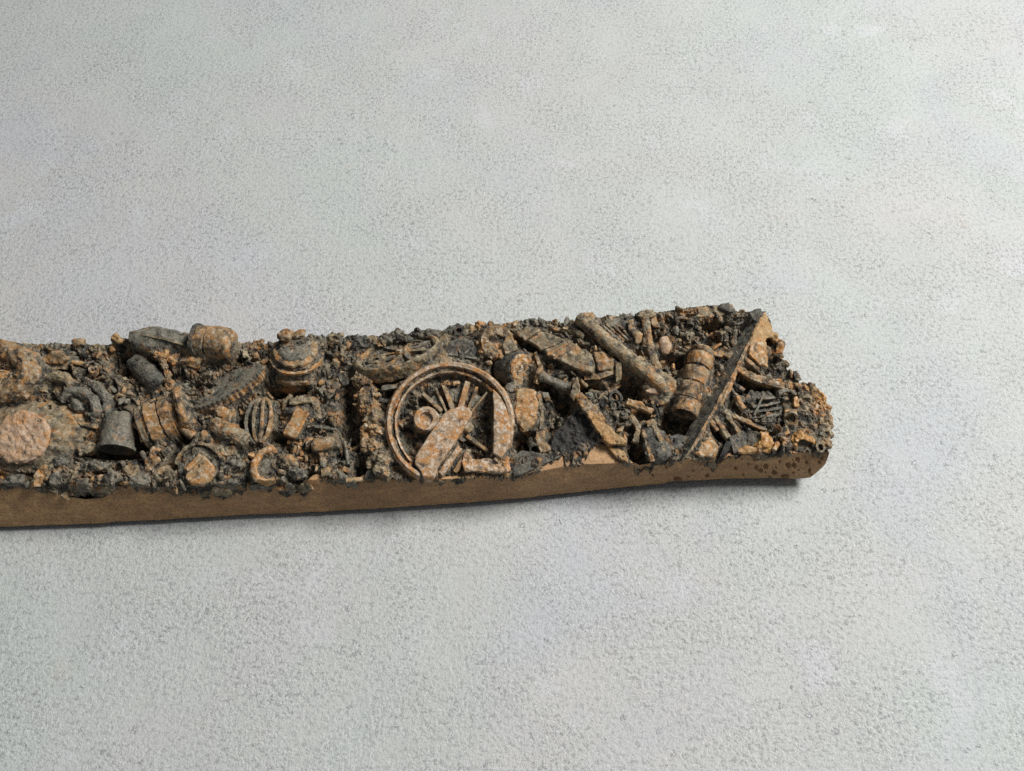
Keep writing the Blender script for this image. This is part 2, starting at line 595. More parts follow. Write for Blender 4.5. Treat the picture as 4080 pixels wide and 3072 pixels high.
BUMPS = [(80, 1470, 120, 90, 0, 1.2), (640, 1370, 130, 50, 0, 1.0), (1200, 1450, 120, 80, 0, 1.4), 
         (330, 1560, 120, 50, 20, 0.9), (900, 1900, 130, 60, 0, 0.7), (1200, 1700, 120, 60, 0, 0.5), (2620, 1350, 180, 50, 0, 0.8), (2350, 1400, 140, 50, 30, 0.6)]
_pc = [(at(a, b, 0), c * PX, d * PX / 0.93, -e, f) for a, b, c, d, e, f in PITS]
_bc = [(at(a, b, 0), c * PX, d * PX / 0.93, -e, f) for a, b, c, d, e, f in BUMPS]


FILL = [None]
PARTPTS = []
GU0, GV0, GC, GNU, GNV = -118.0, -20.0, 0.25, 704, 148


def build_fill():
    """clay-like skirts: the cast ground rises smoothly against every piece"""
    H = np.full((GNU, GNV), -1.6)
    for P in PARTPTS:
        i = np.round((P[:, 0] - GU0) / GC).astype(int)
        j = np.round((P[:, 1] - GV0) / GC).astype(int)
        ok = (i > 1) & (i < GNU - 2) & (j > 1) & (j < GNV - 2)
        np.maximum.at(H, (i[ok], j[ok]), P[ok, 2])
    D = H.copy()
    for a in (-1, 0, 1):
        for b in (-1, 0, 1):
            D = np.maximum(D, np.roll(np.roll(H, a, 0), b, 1))
    k = np.exp(-.5 * (np.arange(-9, 10) * GC / .55) ** 2)
    k /= k.sum()
    for ax in (0, 1):
        D = np.apply_along_axis(lambda r: np.convolve(np.pad(r, 9, mode='edge'), k, 'valid'), ax, D)
    FILL[0] = D


def sample_fill(u, v):
    x = np.clip((u - GU0) / GC, 0, GNU - 1.01)
    y = np.clip((v - GV0) / GC, 0, GNV - 1.01)
    i, j = x.astype(int), y.astype(int)
    f, g = x - i, y - j
    D = FILL[0]
    return D[i, j] * (1 - f) * (1 - g) + D[i + 1, j] * f * (1 - g) + D[i, j + 1] * (1 - f) * g + D[i + 1, j + 1] * f * g


def bed_height(u, v):
    q = np.stack([u, v], 1)
    p3 = np.stack([u, v, np.zeros_like(u)], 1)
    wq = q + 0.35 * np.stack([fbm(p3 * 0.7, 3, 2), fbm(p3 * 0.7, 8, 2)], 1)
    h = 0.55 * fbm(p3 * 0.28, 1, 3)
    # directional scrap: stretched cells in patches of differing direction
    ang = np.floor(2.5 * (vnoise(p3 * 0.16, 44) + 1)) * 0.75 + 0.4
    ca, sa = np.cos(ang), np.sin(ang)
    sq = np.stack([(wq[:, 0] * ca + wq[:, 1] * sa) * 0.28, (-wq[:, 0] * sa + wq[:, 1] * ca) * 0.85], 1)
    d1, d2, r, gx, gy = cells(sq, 11)
    edge = np.clip((d2 - d1) * 3.2, 0, 1)
    h += (r - 0.5) * 1.7 * edge ** 0.6 + 0.35 * edge + (gy * (r - .5)) * 1.2
    an2 = np.floor(3 * (vnoise(p3 * 0.3, 58) + 1)) * 0.63
    cb, sb = np.cos(an2), np.sin(an2)
    w2 = np.stack([(wq[:, 0] * cb + wq[:, 1] * sb) * 0.55, (-wq[:, 0] * sb + wq[:, 1] * cb) * 1.9], 1)
    d1, d2, r, gx, gy = cells(w2, 23)
    edge = np.clip((d2 - d1) * 4, 0, 1)
    h += ((r - 0.45) * 0.75 + gx * (r - .5) * 0.8) * edge ** 0.5 + 0.15 * edge
    d1, d2, r, gx, gy = cells(w2 * 2.1, 31)
    h += (r - 0.5) * 0.28 * np.clip((d2 - d1) * 4, 0, 1) ** 0.5
    h += 0.17 * fbm(p3 * 2.2, 61, 4, 0.65)
    h = h - 0.55
    for c, a, b, e, f in _bc:
        ca, sa = math.cos(R(e)), math.sin(R(e))
        x, y = (u - c[0]), (v - c[1])
        rr = ((x * ca + y * sa) / a) ** 2 + ((-x * sa + y * ca) / b) ** 2
        h += f * np.exp(-rr)
    if FILL[0] is not None:
        fl = sample_fill(u, v) - .48 + .30 * fbm(p3 * 1.3, 77, 4, .6)
        h = np.maximum(h * .8, fl) + .12 * np.exp(-((h * .8 - fl) / .3) ** 2)
    for c, a, b, e, f in _pc:
        ca, sa = math.cos(R(e)), math.sin(R(e))
        x, y = (u - c[0]), (v - c[1])
        rr = ((x * ca + y * sa) / a) ** 2 + ((-x * sa + y * ca) / b) ** 2
        h -= (f + (.7 if f > 1.7 else 0)) * np.exp(-rr ** 2)
    return np.clip(h, -4.4, 3.0)


def bed():
    NX, NY = 1200, 200
    tt = np.linspace(0, 1, NX)
    ss = np.linspace(0, 1, NY)
    fx = by_x(FRONT, np.linspace(-700, 3300, NX))
    fx[:, 1] += 20 * fbm(np.stack([fx[:, 0] / 26, 0 * fx[:, 0], 0 * fx[:, 0]], 1), 15, 3, .6)
    bx = by_x(BACK, np.linspace(-700, 2914, NX))
    rc = resample(RIGHT, NY)
    lc = np.stack([np.full(NY, -700.0), np.linspace(fx[0, 1], bx[0, 1], NY)], 1)
    S, T = np.meshgrid(ss, tt, indexing='ij')
    S3, T3 = S[..., None], T[..., None]
    P = (1 - S3) * fx[None] + S3 * bx[None] + (1 - T3) * lc[:, None] + T3 * rc[:, None]
    P -= (1 - S3) * (1 - T3) * fx[0] + (1 - S3) * T3 * fx[-1] + S3 * (1 - T3) * bx[0] + S3 * T3 * bx[-1]
    g = P.reshape(-1, 2)
    # exact un-projection on the plane h = 0, vectorised
    d = FW[None] + RT[None] * ((g[:, :1] - 2040) / FPX) - UP[None] * ((g[:, 1:] - 1536) / FPX)
    k = ((PREF - CAM) @ EN) / (d @ EN)
    w = CAM[None] + d * k[:, None] - PREF[None]
    u, v = w @ EU, w @ EV
    # ragged rim
    j = 0.22 * fbm(np.stack([u, v, 0 * u], 1) * 1.6, 71, 3, 0.6)
    e = np.minimum(np.minimum(S, 1 - S) * 26, (1 - T) * 150).reshape(-1)
    rim = np.clip(1 - e, 0, 1)
    v = v + j * rim
    u = u + j * rim * 0.7
    h = bed_height(u, v)
    h = h * (1 - 0.65 * rim)
    u, v, h = fold(np.stack([u, v, h], 1), .45).T.copy()
    last = np.zeros((NY, NX), bool)
    last[0] = last[-1] = True
    last[:, -1] = last[:, 0] = True
    # rim row tucked down and in
    li = last.reshape(-1)
    h[li] = h[li] - 1.3
    v[li] += np.where(S.reshape(-1)[li] < 0.5, 0.5, -0.25)
    h[li] += np.where(S.reshape(-1)[li] < 0.5, 1.0, 0)
    Q = to_local(np.stack([u, v, h], 1))
    c = Q.mean(0)
    i = np.arange(NY * NX).reshape(NY, NX)
    quads = np.stack([i[:-1, :-1], i[:-1, 1:], i[1:, 1:], i[1:, :-1]], -1).reshape(-1, 4)
    me = bpy.data.meshes.new('scrap_bed')
    me.from_pydata(((Q - c) * MM).tolist(), [], quads.tolist())
    me.shade_smooth()
    me.set_sharp_from_angle(angle=R(50))
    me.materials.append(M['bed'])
    return link('scrap_bed', me, None, c, 'crumbled dark grey and rust ground between the scrap pieces', 'stuff')


# ------------------------------------------------------------------ the bare resin base
PORES = [(3012, 1870, 9, 8), (3050, 1867, 11, 9), (3030, 1879, 10, 8), (3138, 1860, 12, 9), (3162, 1861, 10, 9), (3176, 1845, 10, 8), (3084, 1884, 11, 8), (3130, 1806, 7, 8),
         (3267, 1812, 9, 8), (3271, 1829, 10, 8), (3264, 1846, 8, 7), (3126, 1897, 17, 8), (3067, 1902, 8, 5), (3006, 1843, 8, 6), (3212, 1852, 8, 6),
         (2700, 1908, 17, 9), (2778, 1822, 8, 7), (2816, 1897, 9, 6), (2760, 1870, 6, 5), (2850, 1880, 6, 5), (2790, 1850, 5, 4), (2930, 1870, 7, 5),
         (2960, 1890, 6, 5), (2905, 1845, 6, 5), (3105, 1845, 6, 5), (3225, 1880, 7, 6), (3240, 1830, 6, 5), (2655, 1880, 6, 5), (2600, 1905, 6, 4), (3160, 1885, 6, 5),
         (1895, 1912, 20, 12), (2980, 1855, 5, 4), (3090, 1865, 5, 4), (3180, 1875, 5, 4), (2740, 1895, 5, 4), (2880, 1862, 5, 4)]


def base():
    NX, NY = 1500, 56
    sx = np.r_[np.linspace(0, 0.78, 700), np.linspace(0.78, 1, 801)[1:]]
    top = by_x(FRONT, -700 + 4000 * sx)
    bot = resample(BOTTOM, 4000)
    # bottom point for each column: by x, then round the corner
    bxs = np.interp(top[:, 0], [-700, 3180, 3300], [-700, 3180, 3304])
    bt = by_x(BOTTOM[:-3] + [(3262, 1880), (3290, 1850), (3304, 1806)], bxs)
    lift = np.interp(bxs, [-700, 0, 1500, 2640, 2670, 3300], [0.8, 0.85, 0.9, 1.0, 1.5, 2.0])
    yb = at_local(3200, 1912, z=1.95)[1]
    q = np.array([at(x, y - 14, 0) for x, y in top])
    e = arris(q[:, 0]) - q[:, 1]
    du = 160.0 / NX
    es = e.copy()
    for sh in range(-7, 8):
        es = np.minimum(es, np.roll(e, sh))
    ker = np.hanning(15)
    es = np.convolve(np.pad(es, 7, mode='edge'), ker / ker.sum(), 'valid')
    A0, C0, B0 = [], [], []
    for k in range(NX):
        u = q[k, 0]
        C = to_local(np.array([u, arris(u), -.25])) + np.array([0, .10, 0])
        if bxs[k] < 3228:
            b = at_local(*bt[k], z=lift[k])
        else:
            b = at_local(*bt[k], y=yb + (bxs[k] - 3228) * 0.012)
        if es[k] > 0:
            t = min(.8, 1.63 * es[k] / max(np.linalg.norm(b - C), .5))
            C = C + (b - C) * t
            a = C
        else:
            a = to_local(np.array([u, arris(u) - es[k], -.45]))
        A0.append(a); C0.append(C); B0.append(b)
    A, C, B = np.array(A0), np.array(C0), np.array(B0)
    s = np.linspace(0, 1, NY)[:, None, None]
    KN = 12 / NY
    s1 = np.clip(s / KN, 0, 1)
    s2 = np.clip((s - KN) / (1 - KN), 0, 1)
    G = A[None] * (1 - s1) + C[None] * s1
    G = G * (1 - s2) + B[None] * s2
    G[..., 1] -= 0.25 * np.sin(np.pi * s2[..., 0])
    PXY = top[None] * (1 - s) + bt[None] * s
    # round the lower arris
    k = np.clip((s[..., 0] - 0.93) / 0.07, 0, 1)
    G[..., 1] += 0.35 * k * k
    g = G.reshape(-1, 3)
    n = 0.05 * fbm(g * np.array([0.5, 1, 0.8]), 4, 3) + 0.02 * fbm(g * 2.2, 14, 2)
    # a shallow mould step near the right
    g[:, 1] += n
    p = PXY.reshape(-1, 2)
    rg = random.Random(4)
    pores = PORES + [(rg.uniform(2660, 3280), rg.uniform(1830, 1905), *(lambda r: (r, r * .8))(rg.uniform(2.5, 4.5))) for _ in range(16)]
    for x, y, rx, ry in pores:
        rr = ((p[:, 0] - x) / rx) ** 2 + ((p[:, 1] - y) / ry) ** 2
        dep = min(1.3, 0.07 * rx)
        g[:, 1] += dep * np.clip(1 - rr ** 2, 0, 1) ** 0.5
        g[:, 2] += 0.35 * dep * np.clip(1 - rr ** 2, 0, 1) ** 0.5
    V = g.tolist()
    i = np.arange(NY * NX).reshape(NY, NX)
    F = np.stack([i[:-1, :-1], i[:-1, 1:], i[1:, 1:], i[1:, :-1]], -1).reshape(-1, 4).tolist()
    # underside: recessed foot that stands on the table
    foot0 = len(V)
    for kx in range(0, NX):
        b = G[-1, kx]
        V.append([b[0] - (0.8 if kx > NX - 60 else 0), b[1] + 2.6, max(b[2], 0.4) - .1])
    foot1 = len(V)
    for kx in range(0, NX):
        b = G[-1, kx]
        V.append([b[0] - (1.2 if kx > NX - 60 else 0), b[1] + 3.1, 0.0])
    for kx in range(NX - 1):
        F.append([i[-1, kx], i[-1, kx + 1], foot0 + kx + 1, foot0 + kx])
        F.append([foot0 + kx, foot0 + kx + 1, foot1 + kx + 1, foot1 + kx])
    # end, back and left sides
    loop = list(resample(RIGHT, 120)) + list(by_x(BACK, np.linspace(2914, -700, 260))) + [np.array((-700, y)) for y in np.linspace(1392, 2000, 20)]
    t0 = len(V)
    cpt = to_local(at(1200, 1650, 0))
    for q in loop:
        a = to_local(at(q[0], q[1], -0.8))
        a = a + np.array([-0.25 if q[0] > 3000 else 0, -0.3 if q[1] < 1500 else 0, 0])
        V.append(a.tolist())
    t1 = len(V)
    for q in loop:
        a = to_local(at(q[0], q[1], -0.8))
        V.append([a[0] - (0.8 if q[0] > 2900 else 0), max(a[1] - 0.8, -12.5), 0.0])
    for kx in range(len(loop) - 1):
        F.append([t0 + kx, t0 + kx + 1, t1 + kx + 1, t1 + kx])
    V = np.array(V)
    c = V.mean(0)
    c[2] = 0
    me = bpy.data.meshes.new('resin_base')
    me.from_pydata(((V - c) * MM).tolist(), [], F)
    bm = bmesh.new()
    bm.from_mesh(me)
    bmesh.ops.recalc_face_normals(bm, faces=bm.faces[:])
    bm.to_mesh(me)
    bm.free()
    me.shade_smooth()
    me.set_sharp_from_angle(angle=R(45))
    me.materials.append(M['resin'])
    return link('resin_base', me, None, c, 'smooth bare tan resin side with small bubble pits')


base()

# ------------------------------------------------------------------ the big spoked wheel
def big_wheel():
    c = at(1793, 1692, 0.0)
    r = 243 * PX
    rim = part('spoked_wheel', lathe(c, (0, -0.04, 1), [(r * .855, -1.4), (r * .855, 1.1), (r * .885, 1.25), (r * .895, 0.5), (r * .935, 0.5), (r * .95, 1.75), (r * 1.0, 1.85),
                                                       (r * 1.045, 1.2), (r * 1.05, -1.4)], 110, 240, -44, closed=True, xref=(1, 0, 0), wob=0.004),
               'pale', label='large spoked locomotive wheel lying face up', L=0.55, rough=0.06)
    hub = at(1868, 1700, 0.4)
    for a, b, w, h in (((1803, 1630), (1765, 1524), 26, .6), ((1836, 1616), (1864, 1518), 30, .9), ((1742, 1621), (1684, 1566), 20, .4), ((1770, 1620), (1735, 1545), 14, .3),
                       ((1878, 1640), (1941, 1560), 11, 1.2), ((1866, 1630), (1900, 1540), 16, .5), ((1880, 1750), (1950, 1800), 20, .1)):
        part('spoke', strap([np.array(at(*a, h + .35)) * 1.3 - np.array(at(*b, h)) * .3, at(*b, h + .3)], w * .72 * PX, 1.6), 'rust' if w > 20 else 'tan', rim, bevel=.06, L=.35, rough=.04)
    for a, b in (((1790, 1545), (1796, 1600)), ((1830, 1540), (1818, 1602)), ((1905, 1575), (1880, 1625)), ((1725, 1580), (1770, 1625))):
        part('web', strap([at(*a, .1), at(*b, .25)], [42 * PX, 20 * PX], 1.0), 'grey', rim, bevel=.1, L=.35, rough=.12)
    for x, y, s in ((1778, 1530, 1), (1818, 1528, 2)):
        part('rust_clump', rock(at(x, y, .7), (.75, .5, .5), s, 20), 'bright', rim, L=.3, rough=.1)
    part('crank_boss', lathe(at(1700, 1677, 0.4), (0, -.05, 1), [(0, 0.9), (22 * PX, .85), (25 * PX, .9), (28 * PX, 1.45), (46 * PX, 1.5), (51 * PX, 1.2), (51 * PX, -1.5)], 48), 'pale', rim, L=.35, rough=.05,
         label='round crank boss with a sunken centre')
    part('connecting_rod', pxplate([(1769, 1647), (1793, 1631), (1817, 1622), (1842, 1618), (1863, 1623), (1881, 1643), (1874, 1662), (1826, 1740), (1742, 1864), (1727, 1904),
                                    (1693, 1916), (1674, 1875), (1651, 1846), (1657, 1815), (1709, 1731)], 2.0, 1.5), 'pale', rim, bevel=.12, L=.4, rough=.05,
         label='wide rounded connecting rod crossing the wheel')
    part('counterweight', pxplate([(1962, 1548), (1985, 1568), (2012, 1610), (2025, 1650), (2030, 1690), (2034, 1725), (2030, 1760), (2018, 1790), (1998, 1826), (1986, 1818), (1963, 1804),
                                   (1966, 1711), (1966, 1614)], 2.0, 1.8), 'pale', rim, bevel=.12, L=.4, rough=.05, label='pale crescent counterweight along the right of the rim')
    part('side_rod', strap([at(1833, 1782, .9), at(1752, 1888, .9)], 24 * PX, 1.2), 'pale', rim, bevel=.08, L=.4)
    part('side_rod', strap([at(1868, 1790, .4), at(1812, 1880, .4)], 18 * PX, 1.0), 'tan', rim, bevel=.08, L=.4)
    part('bracket', pxplate([(1846, 1806), (1866, 1800), (1880, 1828), (2010, 1826), (2012, 1806), (2026, 1812), (2036, 1870), (2018, 1882), (1850, 1876), (1842, 1845)], .9, 1.4), 'pale', rim, bevel=.1, L=.35, rough=.14)
    part('bolt', lathe(at(1862, 1706, .3), (0.1, -.1, 1), [(0, .9), (14 * PX, .9), (22 * PX, .6), (24 * PX, -1)], 8), 'tan', rim, L=.3)
    part('washer', lathe(at(1850, 1735, .1), (0, -.3, 1), [(10 * PX, .3), (24 * PX, .5), (26 * PX, .2), (26 * PX, -.6), (10 * PX, -.6)], 24, closed=True), 'grey', rim, L=.3)


big_wheel()


# ------------------------------------------------------------------ other recognisable pieces, left to right
def squash(vf, c, d, k):
    """flatten a shape along direction d about c"""
    d = np.asarray(d, float)
    d = d / np.linalg.norm(d)
    return [p + d * ((p - c) @ d) * (k - 1) for p in vf[0]], vf[1]


def drum_left():
    c0 = at(125, 1762, -1.3)
    d = part('drum', squash(lathe(c0, (-0.02, -0.10, 1), [(0, 2.7), (120 * PX, 2.6), (150 * PX, 2.35), (162 * PX, 2.0), (205 * PX, 1.6), (218 * PX, 1.2), (250 * PX, .6), (285 * PX, -.6), (300 * PX, -1.8)], 64, wob=.02), c0, (0, 1, 0), .62),
             'tan', label='wide stepped drum', L=.55, rough=.1)
    cap = part('cap', lathe(at(94, 1744, .9), (-0.05, -0.06, 1), [(0, 1.0), (76 * PX, .98), (98 * PX, .85), (107 * PX, .5), (109 * PX, -.8)], 56, wob=.012), 'pink', d, 'flat pinkish cap of the drum', L=.35, rough=.12)


drum_left()
# hooked hollow sheet at the far left
part('bent_sheet', tube([at(-60, 1400, .6), at(-10, 1385, 1.3), at(50, 1400, 1.6), at(105, 1440, 1.7), at(120, 1500, 1.6), at(90, 1550, 1.2), at(20, 1560, 1.0), at(-50, 1575, .8)],
                        [1.3, 1.6, 1.7, 1.9, 2.3, 2.1, 1.9, 1.6], 14, .7), 'rust', label='thick curled rusty sheet at the left', L=.5, rough=.14)
part('sheet_fold', pxplate([(-40, 1460), (60, 1480), (140, 1500), (120, 1560), (40, 1585), (-40, 1560)], 1.9, 1.2), 'bright', L=.5, rough=.16, bevel=.2)
part('socket', lathe(at(20, 1440, .6), (-.3, -.6, 1), [(.4, .4), (1.0, .8), (1.5, .6), (1.6, -.8), (.4, -.8)], 24, closed=True), 'grey', L=.4)
part('ridge_block', plate([at(162, 1432, 1.0), at(205, 1398, 1.9), at(245, 1400, 1.9), at(268, 1430, 1.4), at(240, 1452, 1.1), at(190, 1450, 1.0)], 1.5), 'rust', L=.4, rough=.1, bevel=.15, label='small ridged block with a dark gap below')
part('base_flange', plate([at(158, 1440, .5), at(270, 1446, .5), at(262, 1470, .3), at(200, 1474, .3)], .8), 'tan', L=.4, rough=.1)
part('knob', rock(at(312, 1366, .3), (1.2, .9, 1.1), 5, 10), 'rust', L=.4, rough=.1)
part('curved_pipe', tube([at(170, 1560, .3), at(178, 1520, .9), at(215, 1500, 1.2), at(260, 1505, 1.1), at(285, 1530, .8), at(280, 1560, .3)], .95, 12), 'tan', label='short curved pipe arching over a gap', L=.4, rough=.12)
part('pipe_loop', tube([at(250, 1600, .2), at(275, 1565, .7), at(330, 1565, 1.0), at(372, 1595, 1.0), at(390, 1640, .7), at(370, 1660, .3)], 1.0, 12), 'grey', L=.4, rough=.12)
part('pipe_loop', tube([at(365, 1530, .4), at(405, 1560, .9), at(430, 1600, .8), at(425, 1650, .4)], .8, 12), 'grey', L=.4, rough=.12)
part('hub_block', rock(at(310, 1618, .5), (1.6, 1.1, .9), 15, -30), 'grey', L=.4, rough=.14)
part('shell_lip', strap([at(205, 1618, .3), at(262, 1655, .8), at(330, 1688, .9), at(390, 1700, .7)], .8, 1.2), 'tan', L=.4, rough=.1, bevel=.1)
part('bucket', lathe(at(462, 1792, .1), (.08, 1, -.02), [(0, 3.4), (2.1, 3.0), (2.55, 0), (3.0, -.05), (3.0, .45), (2.75, .5), (2.6, 3.2), (2.5, 5.4), (2.2, 5.9), (0, 6.0)], 44), 'grey', label='grey bucket lying with its dark mouth to the front', L=.5, rough=.07)
part('curved_lug', tube([at(512, 1700, .6), at(540, 1690, .9), at(566, 1715, .8), at(572, 1760, .5)], .5, 10), 'tan', L=.35, rough=.08)


def ribbed_drum():
    ax = at(720, 1640, .8) - at(560, 1700, .4)
    ax = ax / np.linalg.norm(ax)
    c = at(645, 1685, -1.4)
    d = part('ribbed_drum', lathe(c - ax * 3.2, ax, [(0, 0), (3.3, 0), (3.6, .3), (3.6, 6.2), (3.3, 6.5), (0, 6.5)], 40), 'rust', label='short rusty drum wrapped in wide bands', L=.5, rough=.1)
    for k, (z, w, m, dr) in enumerate(((.3, 1.0, 'tan', .2), (1.75, 2.1, 'bright', .35), (4.1, 1.8, 'rust', .35))):
        part('band', lathe(c - ax * 3.2, ax, [(3.3, z), (3.75 + dr, z + .05), (3.8 + dr, z + w - .1), (3.3, z + w)], 44, closed=True), m, d, L=.45, rough=.08)
    f = part('flange', lathe(c + ax * 3.9, ax, [(1.5, 0), (4.5, 0), (4.7, .5), (4.5, 1.1), (1.5, 1.1)], 44, closed=True), 'rust', d, L=.45, rough=.1)


ribbed_drum()


def torn_hood():
    pts = [(445, 1400, 0), (452, 1352, .9), (500, 1352, 1.3), (560, 1368, 1.6), (610, 1398, 1.8), (648, 1440, 1.8), (668, 1500, 1.4), (668, 1555, .8)]
    d = part('torn_hood', strap([at(*p) for p in pts], [.7, 1.0, .6, .8, 1.3, 1.0, .9, 1.3], 1.3), 'rust', label='torn arched hood edge over a dark hollow', L=.28, rough=.26, bevel=.12)
    part('torn_edge', rock(at(468, 1350, 1.0), (1.3, .8, .7), 41, -20), 'ochre', d, L=.3, rough=.2)
    part('torn_edge', rock(at(690, 1430, 1.2), (1.3, 1.0, .7), 42, 20), 'bright', d, L=.3, rough=.16)
    part('torn_edge', rock(at(655, 1410, 1.4), (1.1, .8, .6), 43, 50), 'ochre', d, L=.3, rough=.16)
    part('inner_barrel', tube([at(535, 1440, -.4), at(590, 1490, .0), at(650, 1540, .0)], [1.5, 1.8, 1.7], 20), 'slate', d, L=.4, rough=.1)


torn_hood()
part('tank_lump', rock(at(650, 1365, .6), (6.4, 2.7, 2.3), 7, -12, (8, 6), n=26, pw=.85), 'grey', label='grey tank lump on the back edge', L=.5, rough=.08)
part('tank_seam', strap([at(560, 1330, 2.7), at(660, 1350, 2.9), at(770, 1385, 2.0)], .4, .5), 'tan', L=.4, rough=.06)


def pulley():
    ax = np.array([1, -.18, .12])
    c = at(800, 1362, 1.2)
    d = part('pulley', lathe(c, ax, [(1.6, -.2), (2.75, -.2), (2.8, 1.3), (2.5, 1.4), (2.5, 1.7), (2.75, 1.8), (2.75, 3.8), (2.6, 5.0), (2.1, 5.6), (0, 5.7), (0, .6), (1.6, .6)], 48), 'rust', label='rusty pulley drum standing on the back edge', L=.45, rough=.07)
    part('pulley_rim', lathe(c, ax, [(2.2, -.9), (3.0, -.9), (3.05, -.2), (2.2, -.2)], 48, closed=True), 'slate', d, L=.4, rough=.06)


pulley()
part('rounded_block', rock(at(770, 1432, .7), (2.2, 1.7, 1.4), 61, 15, n=26, pw=.9), 'bright', label='rounded orange block below the pulley', L=.4, rough=.12)
part('rounded_block', rock(at(838, 1422, .4), (1.6, 1.2, 1.0), 62, 0), 'tan', L=.4, rough=.12)


def saw_gear():
    A, B = at(752, 1630, .2), at(1048, 1462, 2.0)
    c = (A + B) / 2 + np.array([-.25, .55, -.25])
    x = (B - A) / np.linalg.norm(B - A)
    nrm = np.cross(x, np.array([-.42, .72, -0.52]))
    if nrm[2] < 0:
        nrm = -nrm
    a, x, y = basis(nrm, x)
    L2 = np.linalg.norm(B - A) / 2
    pts = []
    nt = 46
    for k in range(nt):
        for f, rr in ((0, .955), (.3, .955), (.45, 1.0), (.75, 1.0)):
            w = 2 * math.pi * (k + f) / nt
            pts.append(c + x * math.cos(w) * L2 * rr + y * math.sin(w) * L2 * .42 * rr)
    g = part('toothed_gear', plate(pts, .7), 'grey', label='flat grey toothed gear disc leaning out of the bed', L=.6, rough=.04)
    part('tooth_rim', plate([p - a * .55 + (p - c) * .02 for p in pts], 1.1), 'bright', g, L=.6, rough=.05, label='rusty underside of the gear teeth')
    for s, rr in ((-.35, .5), (.25, .45)):
        part('pin', lathe(c + x * s * L2 + y * .05 * L2, a, [(0, .35), (rr, .3), (rr + .1, -.2)], 14), 'tan', g, L=.25, rough=.05)


saw_gear()
part('pinion', lathe(at(752, 1682, .0), (-.1, -.5, 1), [(0, 1.1), (.9, 1.0), (1.3, .7), (1.35, -.8)], 16), 'bright', L=.3, rough=.09)
part('bracket_arm', tube([at(690, 1590, .6), at(720, 1650, .9), at(735, 1710, .7), at(770, 1740, .3)], .8, 10), 'rust', L=.35, rough=.1)
part('block', rock(at(896, 1650, .6), (1.9, 1.2, .9), 71, -18, n=14, pw=.6), 'bright', L=.35, rough=.12)
part('barrel', tube([at(848, 1690, .6), at(915, 1722, .9), at(985, 1760, .6)], [1.2, 1.5, 1.3], 18), 'tan', label='stubby tan barrel lying aslant', L=.4, rough=.1)
part('lug', rock(at(815, 1740, .4), (1.1, 1.2, .9), 72, 0), 'rust', L=.35, rough=.12)


def armature():
    c = at(1045, 1682, -.3)
    L2 = 96 * PX
    d = part('armature', lathe(c - np.array([.25, L2, 0]), (.05, 1, 0), [(.2, 0), (1.3, L2 * .3), (2.0, L2 * .8), (2.1, L2), (1.9, L2 * 1.3), (1.1, L2 * 1.8), (.3, L2 * 2)], 28), 'slate', label='upright spindle with bowed ribs', L=.4, rough=.07)
    for s, m in ((-1.0, 'grey'), (-.42, 'tan'), (.18, 'rust'), (.75, 'bright')):
        pth = []
        for k in range(9):
            t = -1 + k / 4
            w = math.sqrt(max(0, 1 - t * t * .96))
            pth.append(c + np.array([s * 2.3 * w + t * .2, t * L2 * .98, 1.0 + 1.35 * w * math.sqrt(max(0, 1 - s * s * .75))]))
        part('rib', strap(pth, .55, .9), m, d, L=.35, rough=.06, bevel=.08)


armature()
part('bar', strap([at(1206, 1632, 1.5), at(1150, 1738, 1.3)], 58 * PX, 1.4), 'bright', label='short orange flat bar lying aslant', L=.4, rough=.07, bevel=.12)
part('frame', strap([at(1150, 1598, .9), at(1250, 1590, .9), at(1275, 1680, .7)], 30 * PX, 1.0), 'tan', L=.4, rough=.12, bevel=.1)
part('plug', rock(at(1150, 1640, .4), (1.1, .7, .7), 75, 0), 'slate', L=.35, rough=.1)
part('slat', strap([at(1225, 1625, .7), at(1240, 1700, .7)], 28 * PX, 1.0), 'tan', L=.4, rough=.12)


def bolt_cap():
    d = part('flanged_cap', lathe(at(800, 1868, -.8), (0, -.25, 1), [(0, 1.2), (2.4, 1.2), (2.55, .95), (3.4, .9), (3.7, .5), (3.8, -1.2)], 40, wob=.03), 'grey', label='round flanged cap near the front edge', L=.4, rough=.1)
    part('cap_face', pxplate([(735, 1905), (742, 1868), (798, 1806), (812, 1812), (850, 1856), (856, 1890), (840, 1915), (800, 1932), (762, 1928)], 1.35, 1.5), 'bright', d, 'orange faceted face of the cap', L=.4, rough=.08, bevel=.2)
    part('cap_ridge', strap([at(742, 1872, 1.75), at(802, 1812, 1.75)], .9, .6), 'bright', d, L=.35, rough=.05, bevel=.1)
    part('collar', lathe(at(800, 1862, -.4), (0, -.25, 1), [(3.3, -.2), (3.5, 1.2), (3.9, 1.2), (4.1, -.6)], 40, 20, 170, closed=True), 'tan', d, L=.35, rough=.1)


bolt_cap()
part('curled_ring', tube([at(1100, 1800, .3), at(1075, 1790, .8), at(1040, 1806, 1.0), at(1015, 1840, 1.1), at(1010, 1875, 1.1), at(1025, 1910, 1.0), at(1060, 1925, .8), at(1095, 1915, .5)], .62, 12), 'bright', label='curled orange ring with an open side', L=.35, rough=.08)
part('ring_core', lathe(at(1060, 1868, -.5), (.2, -.2, 1), [(0, 1.2), (.8, 1.2), (1.6, .7), (1.8, -.6)], 24), 'grey', L=.35, rough=.12)
part('cam_lobe', rock(at(1085, 1790, .6), (1.3, .7, .7), 81, -35), 'rust', L=.35, rough=.1)


